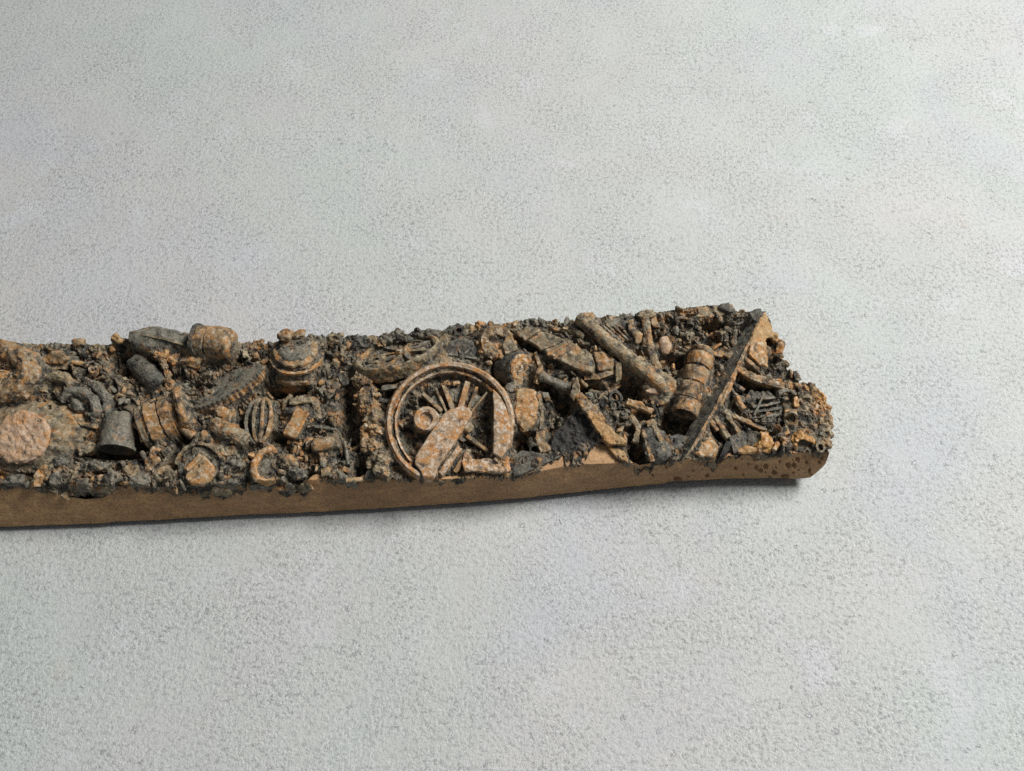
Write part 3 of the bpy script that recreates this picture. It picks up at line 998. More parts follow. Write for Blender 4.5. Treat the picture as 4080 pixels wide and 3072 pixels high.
def valve():
    ax = np.array([.05, .42, 1])
    c = at(1190, 1462, -1.4)
    d = part('stepped_cap', lathe(c, ax, [(0, 4.5), (2.2, 4.4), (3.6, 3.9), (3.7, 3.6), (3.2, 3.3), (3.3, 2.9), (4.2, 2.6), (4.3, 2.2), (3.7, 1.7), (3.9, 1.2), (4.7, .9), (4.8, .3), (4.3, -.6), (4.2, -2.2)], 52, wob=.015), 'rust',
             label='stepped round valve cap built of stacked rings', L=.45, rough=.12)
    part('knob', rock(c + ax * 4.9 + np.array([-1.6, 1.6, 0]), (1.5, 1.2, 1.2), 83, 0, n=22, pw=.9), 'rust', d, L=.35, rough=.12)
    part('knob', rock(c + ax * 4.6 + np.array([.6, 1.9, 0]), (1.3, .9, .8), 84, 10), 'rust', d, L=.35, rough=.12)
    part('top_disc', lathe(c + ax * 4.2 / 1.08, ax, [(0, .45), (2.4, .4), (2.9, 0), (3.0, -.3)], 44), 'grey', d, L=.4, rough=.1)
    part('ring', lathe(c, ax, [(3.9, 2.3), (4.35, 2.3), (4.4, 2.75), (3.9, 2.8)], 52, closed=True), 'bright', d, L=.4, rough=.08)


valve()
part('small_cylinder', tube([at(1252, 1775, .7), at(1344, 1765, .5)], 1.1, 18), 'tan', label='small pale cylinder lying crosswise', L=.35, rough=.06)
part('cylinder_cap', lathe(at(1250, 1775, .7), (-1, .05, .1), [(0, .25), (.8, .25), (1.0, 0), (1.0, -.3)], 20), 'rust', L=.3)
part('post', strap([at(1288, 1800, .4), at(1296, 1895, .3)], 34 * PX, 1.0), 'tan', L=.35, rough=.1, bevel=.1)
part('post', strap([at(1325, 1810, .2), at(1335, 1880, .1)], 26 * PX, 1.0), 'grey', L=.35, rough=.1, bevel=.1)
part('disc', lathe(at(1322, 1630, .0), (-.3, -.5, 1), [(0, .6), (.9, .55), (1.05, .3), (1.05, -.6)], 20), 'grey', L=.3, rough=.08)
part('thin_rod', tube([at(1372, 1758, .6), at(1388, 1850, .4)], .28, 8), 'grey', L=.35, rough=.04)
part('thin_rod', tube([at(1255, 1700, .6), at(1340, 1712, .4)], .25, 8), 'grey', L=.35, rough=.04)

# stack of lumps along the left of the wheel
for k, (x, y, a, b, r, m) in enumerate(((1455, 1520, 2.0, 1.2, -10, 'tan'), (1470, 1572, 2.1, 1.1, 5, 'rust'), (1468, 1622, 2.0, 1.0, -8, 'rust'), (1490, 1668, 1.9, .9, 0, 'tan'),
                                        (1475, 1725, 2.0, 1.5, 10, 'bright'), (1490, 1782, 2.0, 1.1, -12, 'rust'), (1512, 1838, 1.8, 1.4, 15, 'tan'), (1520, 1882, 1.6, .9, -20, 'tan'))):
    part('stacked_block', rock(at(x + (k * 29) % 24 - 12, y, .2 + (k * 5 % 4) * .2), (a * (1 + (k * 7 % 5) * .08), b * 1.3, 1.4), 260 + k, r * 2.2, (r, -r), n=11, pw=.7), m, L=.3, rough=.3)
part('dark_wedge', pxplate([(1452, 1905), (1478, 1840), (1502, 1880), (1478, 1912)], .2, 1.4), 'slate', L=.35, rough=.06)


# the tilted wheel behind
def tilted_wheel():
    A, B = at(1412, 1462, 1.0), at(1750, 1352, 1.4)
    c = at(1582, 1405, 1.0)
    x = (B - A) / np.linalg.norm(B - A)
    r = np.linalg.norm(B - A) / 2
    up2 = np.array([-x[1], x[0], 0])
    a, x, y = basis(np.array([0, 0, .86]) + up2 * .5, x)
    k = .52

    def S(vf):
        return squash(vf, c, y, k)
    d = part('tilted_wheel', S(lathe(c, a, [(r * .84, -.8), (r * .86, .1), (r * .92, .35), (r * .98, .2), (r * 1.02, -.3), (r * 1.0, -2.6), (r * .8, -2.6)], 80, closed=True, xref=x)), 'tan', label='wheel lying tilted behind the large wheel', L=.5, rough=.1)
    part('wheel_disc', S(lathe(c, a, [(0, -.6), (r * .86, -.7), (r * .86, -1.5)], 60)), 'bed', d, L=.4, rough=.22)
    part('hub', S(lathe(c + x * 1.0, a, [(0, .5), (.9, .5), (1.2, .1), (1.6, -.8)], 20)), 'rust', d, L=.3, rough=.14)
    for q in range(8):
        w = q * 2 * math.pi / 8 + .3
        e = x * math.cos(w) + y * math.sin(w)
        part('spoke', S(strap([c + x * 1.0 + e * 1.2 - a * .1, c + e * r * .86 - a * .25], .7, .7, up=a)), 'tan' if q % 2 else 'grey', d, L=.4, rough=.12)
    part('boss', S(lathe(c - x * r * .5, a, [(.6, .0), (1.1, .2), (1.6, .0), (1.8, -.8), (.6, -.8)], 20, closed=True)), 'tan', d, L=.3, rough=.1)
    part('inner_rim', S(lathe(c, a, [(r * .74, -.9), (r * .75, -.35), (r * .79, -.35), (r * .80, -.9)], 60, closed=True)), 'grey', d, L=.4, rough=.08)


tilted_wheel()
part('forked_web', plate([at(1752, 1338, 1.3), at(1776, 1330, 1.5), at(1786, 1350, 1.3), at(1778, 1400, 1.4), at(1800, 1440, 1.2), at(1850, 1462, 1.3), at(1760, 1480, 1.4), at(1640, 1540, 1.0), at(1700, 1470, .9), at(1740, 1400, 1.1)], 1.6), 'tan',
     label='forked web joining the tilted wheel to the large one', L=.4, rough=.1, bevel=.12)
part('axle_bar', strap([at(1520, 1545, .2), at(1600, 1535, .5), at(1660, 1510, .7)], .8, .8), 'grey', L=.4, rough=.1)
part('axle_bar', strap([at(1500, 1590, -.2), at(1580, 1600, .1)], .7, .8), 'slate', L=.4, rough=.1)

# cogs behind the wheel
part('cog', lathe(at(1840, 1418, -.2), (.1, -.3, 1), [(0, .9), (.6, .9), (.7, .3), (2.6, .4), (3.0, .2), (3.1, -1)], 36, wob=.02), 'slate', label='dark cog disc behind the large wheel', L=.4, rough=.1)
for k in range(6):
    w = k * math.pi / 3 + .2
    part('cog_spoke', strap([at(1840, 1418, .5), at(1840 + 60 * math.cos(w), 1418 + 48 * math.sin(w), .5)], .35, .5), 'grey', L=.4, rough=.06)
cg = part('cog', lathe(at(1975, 1368, .0), (.1, -.2, 1), [(0, .4), (1.2, .5), (1.4, 1.2), (2.6, 1.2), (2.9, .8), (3.0, -1)], 36, wob=.03), 'rust', label='rusty cog ring near the back edge', L=.4, rough=.16)
for k in range(10):
    w = k * math.pi / 5
    part('tooth', rock(at(1975 + 72 * math.cos(w), 1368 + 58 * math.sin(w), .5), (.55, .45, .6), 300 + k, k * 36), 'rust', cg, L=.3, rough=.12)
part('flat_tab', plate([at(2000, 1372, 1.3), at(2040, 1345, 1.6), at(2068, 1392, 1.2), at(2014, 1412, 1.2)], .8), 'tan', L=.35, rough=.06, bevel=.1)


def half_disc():
    ax = np.array([.75, -.35, .75])
    c = at(2078, 1475, .2)
    d = part('short_drum', lathe(c, ax, [(0, .35), (2.7, .35), (3.0, .15), (3.05, -.3), (2.9, -3.6), (0, -3.6)], 48), 'slate', label='short dark drum with a rusty round end', L=.45, rough=.08)
    part('drum_end', lathe(c + ax / np.linalg.norm(ax) * .3, ax, [(0, .25), (1.6, .3), (2.4, .25), (2.75, .05), (2.8, -.2)], 40, wob=.02), 'bright', d, L=.35, rough=.14)
    part('side_rib', strap([at(2132, 1400, 1.0), at(2152, 1460, 1.1), at(2140, 1530, .7)], .6, 1.0), 'rust', L=.35, rough=.12)


half_disc()
part('shield_shell', plate([at(2047, 1546, 1.4), at(2090, 1540, 1.9), at(2132, 1555, 1.7), at(2144, 1600, 1.7), at(2140, 1660, 1.4), at(2118, 1705, 1.0), at(2085, 1722, .8), at(2058, 1690, 1.1), at(2046, 1640, 1.5), at(2052, 1590, 1.6)], 1.8), 'bright',
     label='shield-shaped rusty shell right of the wheel', L=.4, rough=.12, bevel=.35)
part('shell_fin', strap([at(2150, 1560, .9), at(2160, 1640, .9), at(2158, 1710, .6)], .6, 1.4), 'tan', L=.4, rough=.1)
part('edge_post', strap([at(2156, 1700, .4), at(2150, 1740, .7), at(2172, 1800, .5)], [1.4, 1.6, 1.8], 1.2), 'rust', L=.35, rough=.14, bevel=.15)
part('bolt', lathe(at(2030, 1545, .6), (0, -.2, 1), [(0, .8), (.6, .75), (.8, .4), (.8, -.8)], 14), 'grey', L=.25, rough=.05)
part('bead', lathe(at(2036, 1556, .9), (0, -.2, 1), [(0, .5), (.3, .4), (.42, 0), (.42, -.5)], 12), 'grey', L=.2, rough=.02)
part('hollow_stub', pipe(at(2132, 1790, .2), at(2120, 1760, -1.5), .9, .65), 'slate', L=.3, rough=.06)


# slab of stacked leaves
def leaf_slab():
    P = [at(2052, 1326, 1.2), at(2100, 1300, 1.6), at(2180, 1325, 1.8), at(2280, 1362, 2.0), at(2350, 1402, 1.9), at(2372, 1448, 1.7), at(2362, 1486, 1.5), at(2290, 1466, 1.6), at(2210, 1426, 1.6), at(2130, 1374, 1.4)]
    d = part('leaf_slab', plate(P, 1.5), 'tan', label='long slab of layered leaves lying aslant', L=.4, rough=.1, bevel=.15)
    for (a, b, m) in (((2150, 1392), (2262, 1350), 'tan'), ((2180, 1412), (2282, 1358), 'rust'), ((2205, 1428), (2300, 1372), 'tan'), ((2085, 1352), (2150, 1312), 'tan')):
        part('leaf', strap([at(*a, 1.75), at(*b, 2.1)], .5, .5), m, d, L=.35, rough=.08, bevel=.08)
    part('end_hollow', rock(at(2345, 1440, 1.35), (.8, 1.5, .5), 91, 20), 'slate', d, L=.3, rough=.08)


leaf_slab()
part('wedge_block', plate([at(2366, 1404, 1.9), at(2400, 1400, 2.1), at(2448, 1442, 1.6), at(2440, 1472, 1.3), at(2384, 1480, 1.3)], 1.4), 'rust', label='rusty wedge block below the slab end', L=.35, rough=.09, bevel=.12)
part('thin_tab', plate([at(2452, 1446, 1.4), at(2475, 1440, 1.6), at(2476, 1510, 1.0), at(2454, 1522, .8)], .6), 'tan', L=.35, rough=.06, bevel=.08)
part('curl_plate', strap([at(2330, 1504, .4), at(2385, 1500, .9), at(2440, 1480, .9)], .9, .5), 'rust', L=.35, rough=.08)


def long_pipe():
    d = part('long_pipe', tube([at(2306, 1268, 1.0), at(2330, 1286, 1.3), at(2420, 1360, 1.4), at(2520, 1442, 1.4), at(2600, 1508, 1.2), at(2650, 1550, .7)], [1.05, 1.2, 1.2, 1.25, 1.25, 1.3], 24), 'tan', label='long round pipe lying aslant to a socket', L=.4, rough=.05)
    part('collar', lathe(at(2540, 1452, .9), at(2600, 1505, .9) - at(2540, 1452, .9), [(1.0, -.6), (1.5, -.6), (1.55, .5), (1.0, .5)], 30, closed=True), 'tan', d, L=.35, rough=.08)
    s = part('socket', lathe(at(2628, 1552, -.2), (.0, -.35, 1), [(0, 1.2), (2.4, 1.1), (2.9, .6), (3.0, -1.4)], 36, wob=.03), 'tan', d, L=.35, rough=.12)
    part('socket_eye', lathe(at(2600, 1524, .95), (-.3, -.5, 1), [(.55, -.6), (.75, .55), (1.25, .5), (1.4, -.6)], 24, closed=True), 'ochre', d, L=.3, rough=.07)
    part('socket_lip', rock(at(2602, 1560, .6), (1.4, .8, .8), 93, -15), 'pink', d, L=.3, rough=.1)


long_pipe()
part('pipe_end_knob', rock(at(2340, 1266, .4), (1.5, 1.0, 1.0), 94, 0), 'tan', L=.35, rough=.12)
part('ribbed_panel', plate([at(2400, 1275, .4), at(2500, 1260, .6), at(2505, 1360, .4), at(2460, 1345, .5)], 1.0), 'grey', L=.4, rough=.12, bevel=.1)
for k in range(4):
    part('panel_rib', strap([at(2392 + 26 * k, 1288 + 3 * k, .95), at(2470 + 14 * k, 1356 - 4 * k, .9)], .32, .5), 'tan' if k % 2 else 'grey', L=.35, rough=.06)
part('twisted_strip', tube([at(2512, 1278, .9), at(2520, 1310, 1.3), at(2545, 1335, 1.5), at(2540, 1370, 1.2), at(2518, 1390, .7)], [.5, .6, .8, .6, .4], 10, .6), 'rust', label='twisted orange strip', L=.3, rough=.12)
part('twisted_strip', tube([at(2572, 1250, .6), at(2575, 1310, 1.2), at(2590, 1370, 1.4), at(2605, 1430, 1.2), at(2625, 1470, .8)], [.8, .7, .6, .7, .6], 10, .6), 'tan', L=.3, rough=.12)
part('peak_rock', rock(at(2572, 1256, .2), (1.8, 1.0, 1.4), 96, 0), 'tan', L=.35, rough=.12)
part('egg_lump', rock(at(2648, 1376, .6), (1.35, 1.8, 1.3), 97, 0, n=30, pw=1.0), 'pink', label='pinkish egg-shaped lump', L=.35, rough=.1)
part('back_ledge', plate([at(2600, 1245, -.2), at(2720, 1228, -.1), at(2912, 1212, -.1), at(2915, 1232, .2), at(2870, 1262, .2), at(2740, 1262, .3), at(2640, 1272, .2)], 1.5), 'tan', L=.5, rough=.14, bevel=.15, label='straight back ledge with a square corner')
part('corner_cube', rock(at(2890, 1236, .0), (1.2, 1.1, 1.0), 98, 8, n=14, pw=.4), 'slate', L=.35, rough=.08)


# ribbed shell tube with an open mouth
def shell_tube():
    p0, p1 = at(2726, 1650, .5), at(2806, 1380, .8)
    ax = (p1 - p0) / np.linalg.norm(p1 - p0)
    L = np.linalg.norm(p1 - p0)
    d = part('segmented_tube', lathe(p0, ax, [(0, 4.6), (1.6, 4.4), (1.7, 0.1), (2.1, 0), (2.2, .3), (2.2, 2.3), (1.9, 2.4)], 44), 'rust', label='segmented tube with a dark open mouth', L=.4, rough=.06)
    z = 2.4
    for k, (ln, r) in enumerate(((3.1, 2.08), (3.0, 2.1), (2.6, 2.1), (1.3, 1.8))):
        part('segment', lathe(p0, ax, [(r - .9, z + .12), (r - .1, z + .16), (r + .12, z + ln * .5), (r + .05, z + ln - .3), (r - .5, z + ln), (0, z + ln)], 40), ('rust', 'rust', 'bright', 'tan')[k], d, L=.4, rough=.08)
        z += ln
    part('core', rock(p0 + ax * 2.2 + np.array([.5, 0, -.2]), (1.3, .9, .9), 99, 20), 'tan', d, L=.3, rough=.12)


shell_tube()


# long leaning blade and the broken lattice at the right
def blade():
    E = [(3042, 1240, 1.4), (3008, 1305, 1.6), (2962, 1400, 1.7), (2922, 1480, 1.7), (2856, 1604, 1.7), (2762, 1770, 1.5), (2712, 1842, .9)]
    low = [(3002, 1248, .2), (2960, 1322, .0), (2896, 1420, -.2), (2860, 1496, -.3), (2804, 1597, -.4), (2724, 1746, -.5), (2688, 1837, -.6)]
    V = [at(*p) for p in E] + [at(*p) for p in low]
    n = len(E)
    V += [p - np.array([-.55, -.1, .25]) for p in V[:n]] + [p - np.array([-.55, -.1, .9]) for p in V[n:]]
    F = []
    for i in range(n - 1):
        F += [(i, i + 1, n + i + 1, n + i), (2 * n + i, 3 * n + i, 3 * n + i + 1, 2 * n + i + 1), (i, 2 * n + i, 2 * n + i + 1, i + 1), (n + i, n + i + 1, 3 * n + i + 1, 3 * n + i)]
    F += [(0, n, 3 * n, 2 * n), (n - 1, 3 * n - 1, 4 * n - 1, 2 * n - 1)]
    d = part('leaning_blade', (V, F), 'slate', label='long dark leaning sheet with a rusty edge', L=.4, rough=.05)
    part('blade_edge', strap([at(p[0] + 5, p[1] + 2, p[2] + .12) for p in E[1:]], [.3, .4, .35, .45, .45, .35], .6), 'rust', d, 'bare ochre edge of the leaning sheet', L=.3, rough=.1)
    part('blade_tip', rock(at(3010, 1262, .9), (1.2, 1.6, 1.0), 101, -35), 'slate', d, L=.35, rough=.14)


blade()
part('broken_cheek', plate([at(3046, 1242, 1.4), at(3074, 1290, .6), at(3084, 1345, .3), at(3050, 1352, .9), at(3070, 1420, .7), at(3060, 1470, .6), at(3020, 1440, 1.2), at(2985, 1410, 1.6), at(2985, 1360, 1.8), at(3012, 1305, 1.8)], 1.8), 'ochre',
     label='broken triangular cheek at the right end', L=.4, rough=.14, bevel=.2)
part('cheek_face', plate([at(2998, 1340, 1.9), at(3040, 1355, 1.4), at(3056, 1440, 1.1), at(3030, 1455, 1.3), at(2984, 1410, 1.8)], .5), 'bright', L=.35, rough=.1, bevel=.1)
part('end_cap', rock(at(3106, 1385, .0), (.9, 1.6, 1.0), 103, -15), 'rust', L=.3, rough=.1)
part('end_cap', rock(at(3088, 1350, -.2), (.8, 1.3, .9), 104, 10), 'ochre', L=.3, rough=.1)
part('lattice_beam', strap([at(2936, 1462, 1.2), at(3010, 1505, .9), at(3130, 1540, .3), at(3180, 1545, -.1)], [1.0, 1.3, 1.1, .8], 1.4), 'rust', label='upper beam of the broken lattice', L=.35, rough=.12, bevel=.12)
part('lattice_beam', strap([at(2970, 1425, 1.2), at(3020, 1470, .9), at(3060, 1510, .6)], .7, 1.2), 'tan', L=.35, rough=.12, bevel=.1)
part('lattice_beam', strap([at(2870, 1628, 1.2), at(2940, 1662, 1.0), at(3030, 1702, .7), at(3060, 1712, .4)], [.9, .7, .7, .5], 1.2), 'tan', L=.35, rough=.1, bevel=.1)
part('lattice_beam', strap([at(2935, 1480, 1.3), at(2900, 1545, 1.3), at(2862, 1615, 1.3)], [.5, 1.3, 1.0], 1.2), 'bright', label='orange inner flange beside the leaning sheet', L=.35, rough=.08, bevel=.1)
part('lattice_beam', strap([at(2920, 1605, .5), at(2942, 1580, .6)], .5, .8), 'tan', L=.3, rough=.08)
for (a, b, m, w) in (((2852, 1660), (2905, 1745), 'tan', .9), ((2830, 1672), (2862, 1715), 'rust', .8), ((2895, 1650), (2945, 1720), 'tan', .8), ((2800, 1700), (2830, 1735), 'tan', .9)):
    part('lattice_bar', strap([at(*a, 1.1), at(*b, .7)], w, 1.2), m, L=.35, rough=.1, bevel=.12)
part('thin_rod', tube([at(3045, 1565, .3), at(3005, 1655, .5)], .22, 8), 'grey', L=.3, rough=.04)
for k, (x0, y0, x1, y1) in enumerate(((3000, 1620, 3110, 1600), (2990, 1640, 3112, 1625), (2985, 1660, 3112, 1650), (3010, 1676, 3115, 1672), (3020, 1585, 3110, 1580))):
    part('fin', strap([at(x0, y0, .25), at((x0 + x1) / 2, (y0 + y1) / 2 + 3, .35), at(x1, y1, .1)], .38, .9), 'slate' if k % 2 else 'grey', L=.35, rough=.08)
part('rusty_face', pxplate([(2752, 1792), (2800, 1716), (2850, 1752), (2862, 1780), (2850, 1822), (2790, 1818)], .5, 1.6), 'bright', label='rusty flat face at the foot of the leaning sheet', L=.35, rough=.1, bevel=.15)
part('dark_strut', strap([at(2905, 1760, .6), at(2880, 1815, .3), at(2862, 1850, -.2)], [.9, .8, .4], 1.0), 'dark', L=.35, rough=.06)
part('dark_gusset', pxplate([(2905, 1740), (2955, 1715), (3030, 1732), (3035, 1770), (2960, 1800), (2925, 1805)], .1, 1.2), 'slate', L=.4, rough=.08)
part('yellow_strip', strap([at(3048, 1718, .8), at(3056, 1760, .9), at(3046, 1800, .5)], [1.5, 1.9, 2.1], 1.2), 'amber', label='yellow broken strip at the right front', L=.3, rough=.16, bevel=.12)
part('chip', rock(at(2985, 1795, .2), (2.0, .7, .6), 105, 0), 'ochre', L=.3, rough=.16)
part('yellow_chip', strap([at(3170, 1578, .7), at(3174, 1622, .7)], .8, .8), 'amber', L=.3, rough=.1, bevel=.1)
part('square_tube', pipe(at(3150, 1668, .9), at(3152, 1640, -2.5), 1.15, .8, 2.6), 'tan', label='short tube with a dark hole at the right end', L=.3, rough=.08)
part('tube_brow', strap([at(3128, 1644, .9), at(3176, 1640, .9)], 1.0, .9), 'amber', L=.3, rough=.12, bevel=.12)
def bubble(x, y, R_, sx, label):
    c = at(x, y, .05)
    ax = (.05, -.75, .75)
    b = part('burst_bubble', lathe(c, ax, [(0, -1.5), (R_ * .6, -1.35), (R_ * .92, -.7), (R_, .05), (R_ * 1.1, .2), (R_ * 1.32, .05), (R_ * 1.5, -.8), (R_ * 1.5, -2)], 36, wob=.10), 'amber', label=label, L=.22, rough=.16)
    return b


bubble(3046, 1803, 1.15, 1, 'burst bubble with an amber rim below the yellow strip')
bubble(3202, 1778, 1.3, 1, 'burst bubble with an amber rim near the right corner')
part('hollow_sheet', pxplate([(2945, 1600), (2990, 1560), (3060, 1560), (3120, 1590), (3118, 1690), (3070, 1720), (2990, 1690), (2950, 1650)], -.5, .8), 'slate', label='dark hollow sheet inside the broken lattice', L=.35, rough=.2)
for k, (x, y, a, b, r, m) in enumerate(((3232, 1560, 1.5, 1.0, -35, 'rust'), (3265, 1590, 1.4, 1.1, -40, 'amber'), (3284, 1632, 1.1, .8, -20, 'rust'), (3250, 1690, 1.8, .7, 25, 'tan'), (3200, 1720, 1.1, .6, 20, 'rust'),
                                        (3130, 1758, .9, .6, 0, 'pink'), (3282, 1730, 1.2, .8, 0, 'tan'), (3290, 1770, 1.1, .8, 10, 'rust'), (3205, 1600, 1.3, .9, 0, 'tan'), (3290, 1680, .9, 1.2, 0, 'rust'),
                                        (3160, 1535, 1.4, .8, -10, 'tan'), (3205, 1650, 1.2, .9, 40, 'tan'), (3235, 1640, 1.0, .9, 0, 'rust'))):
    part('end_chunk', rock(at(x, y, -.35), (a * 1.5, b * 1.5, 1.1), 400 + k, r, (r / 2, -r / 2), n=9, pw=1.0), m, L=.25, rough=.28)

# flat dark sheets, broken plank and small pieces between wheel and tube
part('black_sheet', pxplate([(2185, 1780), (2210, 1720), (2290, 1640), (2332, 1625), (2345, 1680), (2400, 1722), (2412, 1750), (2408, 1772), (2372, 1768), (2338, 1795), (2326, 1850), (2308, 1866), (2270, 1835), (2230, 1812)], -.3, 1.2), 'dark',
     label='flat black sheet with a torn lower edge', L=.3, rough=.2, bevel=.06)
part('grey_sheet', pxplate([(2048, 1812), (2080, 1792), (2150, 1806), (2236, 1818), (2140, 1866), (2044, 1902)], .15, 1.0), 'slate', label='small flat dark grey sheet at the front edge', L=.4, rough=.06, bevel=.06)
pk = part('broken_plank', pxplate([(2284, 1562, 1.0), (2300, 1552, 1.3), (2345, 1590, 1.4), (2378, 1620, 1.2), (2418, 1672, 1.1), (2440, 1712, 1.1), (2412, 1722, 1.0), (2330, 1640, 1.2), (2300, 1600, 1.1)], 1.2, 1.3), 'rust', label='broken rusty plank lying aslant', L=.3, rough=.16, bevel=.15)
part('plank_edge', pxplate([(2325, 1622), (2362, 1636), (2440, 1712), (2498, 1756), (2494, 1772), (2424, 1768), (2398, 1742), (2350, 1668)], 1.3, 1.0), 'ochre', pk, 'sharp tan bar along the plank', L=.3, rough=.13, bevel=.08)
part('bar_end', plate([at(2416, 1760, 1.2), at(2500, 1758, 1.2), at(2496, 1782, .1), at(2424, 1786, .1)], .8), 'tan', pk, L=.35, rough=.06)
part('chip', pxplate([(2425, 1784), (2482, 1786), (2500, 1820), (2505, 1838), (2488, 1840), (2460, 1826)], .3, .9), 'ochre', L=.3, rough=.08, bevel=.1)
part('spike', plate([at(2268, 1570, .8), at(2298, 1500, 1.9), at(2312, 1560, 1.3), at(2285, 1600, .9)], .9), 'tan', L=.3, rough=.1, bevel=.08)
part('small_pipe', tube([at(2150, 1500, .8), at(2205, 1520, .9), at(2262, 1545, .6)], .75, 14), 'grey', label='small grey pipe', L=.35, rough=.1)
part('pipe_flange', lathe(at(2148, 1498, .8), at(2200, 1520, .9) - at(2148, 1498, .8), [(0, -.5), (1.3, -.5), (1.4, .1), (0, .1)], 22), 'rust', L=.3, rough=.1)
part('peg', strap([at(2496, 1598, 1.0), at(2556, 1618, 1.0), at(2602, 1640, .8)], [1.3, 1.1, .9], 1.0), 'bright', label='short orange peg', L=.3, rough=.12, bevel=.15)
for (x, y, r) in ((2452, 1585, 1.1), (2440, 1672, 1.0), (2452, 1612, .8)):
    part('cup', lathe(at(x, y, .1), (-.1, -.3, 1), [(r * .55, -.8), (r * .7, .5), (r, .55), (r * 1.1, -.8)], 22, closed=True), 'slate', L=.3, rough=.1)
rg_ = part('ribbed_block', rock(at(2612, 1778, -.2), (2.4, 3.2, 1.6), 110, 12, n=16, pw=.5), 'slate', label='dark ribbed block near the front edge', L=.4, rough=.14)
part('block_rib', strap([at(2562, 1710, 1.0), at(2580, 1770, 1.2), at(2600, 1840, .6)], .7, 1.0), 'rust', rg_, L=.3, rough=.12, bevel=.1)
part('block_rib', strap([at(2604, 1690, 1.1), at(2630, 1745, 1.3), at(2655, 1820, .7)], .8, 1.0), 'tan', rg_, L=.3, rough=.12, bevel=.1)
part('block_rib', strap([at(2575, 1690, .9), at(2612, 1678, 1.1)], 1.0, .9), 'tan', rg_, L=.3, rough=.12, bevel=.1)
part('dark_facet', pxplate([(2655, 1740), (2700, 1728), (2745, 1740), (2700, 1800), (2668, 1838), (2650, 1800)], .2, 1.2), 'slate', L=.35, rough=.06)
part('left_rail', strap([at(2510, 1655, .4), at(2545, 1700, .6), at(2530, 1760, .4)], .9, .9), 'tan', L=.3, rough=.14)

# lumps low on the left front
for k, (x, y, a, b, r, m) in enumerate(((165, 1890, .9, 1.9, -20, 'bright'), (200, 1880, .7, 2.0, -28, 'tan'), (235, 1910, 1.5, 1.6, 0, 'grey'), (250, 1840, 1.7, 1.0, 10, 'grey'), (300, 1885, .8, 1.9, -25, 'tan'),
                                        (330, 1940, 1.4, 1.4, 0, 'grey'), (380, 1860, 2.6, .9, 5, 'grey'), (440, 1910, 1.2, 1.7, 0, 'grey'), (520, 1880, 1.8, 1.2, -10, 'tan'), (560, 1920, 2.0, 1.2, 15, 'grey'),
                                        (610, 1830, 1.0, 2.3, -20, 'rust'), (650, 1890, 1.6, 1.3, 0, 'tan'), (395, 1950, 2.4, .8, 0, 'tan'), (60, 1915, 2.2, .9, 0, 'grey'), (350, 1790, 1.6, 1.2, 0, 'tan'),
                                        (900, 1800, 2.2, 1.1, -10, 'tan'), (950, 1850, 1.7, .9, 0, 'grey'), (910, 1930, 2.0, 1.2, 0, 'grey'), (880, 1965, 1.9, .8, -10, 'tan'), (1030, 1945, 1.9, .7, 0, 'grey'),
                                        (1150, 1840, 1.8, 1.1, 0, 'tan'), (1190, 1890, 1.7, 1.0, 0, 'grey'), (1215, 1950, 1.5, .7, 0, 'tan'), (1150, 1955, .9, 1.0, 0, 'grey'), (1360, 1900, 1.5, 1.0, -30, 'grey'), (1400, 1930, 1.2, .7, -30, 'grey'))):
    part('scrap_lump', rock(at(x, y, .15), (a, b, 1.0), 500 + k, r, n=16, pw=.65), m, L=.32, rough=.2)

# lumps standing on the back edge
for k, (x, y, a, b, m) in enumerate(((20, 1374, 1.5, .9, 'slate'), (110, 1380, 1.6, .7, 'tan'), (250, 1385, 1.6, .8, 'grey'), (380, 1388, 1.6, .8, 'tan'), (1030, 1372, 1.2, .9, 'rust'), (985, 1380, 1.4, .8, 'grey'), (1085, 1372, 1.3, .8, 'slate'),
                                     (1262, 1348, 1.6, 1.0, 'grey'), (1315, 1348, 1.8, .9, 'tan'), (1365, 1362, 1.3, .8, 'grey'), (1430, 1354, 1.7, 1.0, 'slate'), (1500, 1358, 1.3, .8, 'tan'), (1560, 1335, 1.8, .9, 'grey'), (1605, 1344, 1.5, .7, 'slate'),
                                     (1683, 1326, 1.3, .9, 'slate'), (1730, 1328, 1.2, .8, 'grey'), (1812, 1308, 1.3, .8, 'slate'), (1860, 1312, 1.4, .9, 'tan'), (1912, 1296, .75, .9, 'rust'), (1978, 1300, 1.4, .8, 'tan'), (2035, 1295, 1.3, .9, 'rust'),
                                     (2100, 1284, 1.8, .8, 'grey'), (2165, 1284, 1.2, .7, 'slate'), (2220, 1298, 1.4, .9, 'rust'), (2272, 1298, 1.2, .9, 'tan'), (2430, 1270, 1.6, .7, 'tan'), (2498, 1262, 1.0, .8, 'grey'), (2950, 1252, 1.0, .7, 'rust'), (2985, 1262, .9, .6, 'slate'))):
    part('edge_lump', rock(at(x, y + 6, -.25), (a * 1.35, b * 1.2, .85), 600 + k, (k * 37) % 50 - 25, (0, (k * 23) % 30 - 15), n=13, pw=.7), m, L=.28, rough=.26)
part('drilled_block', pipe(at(1828, 1318, 1.0), at(1834, 1312, -2.0), .8, .5, 2.5), 'slate', label='small block with a round dark red hole', L=.3, rough=.06)


build_fill()
BED = bed()


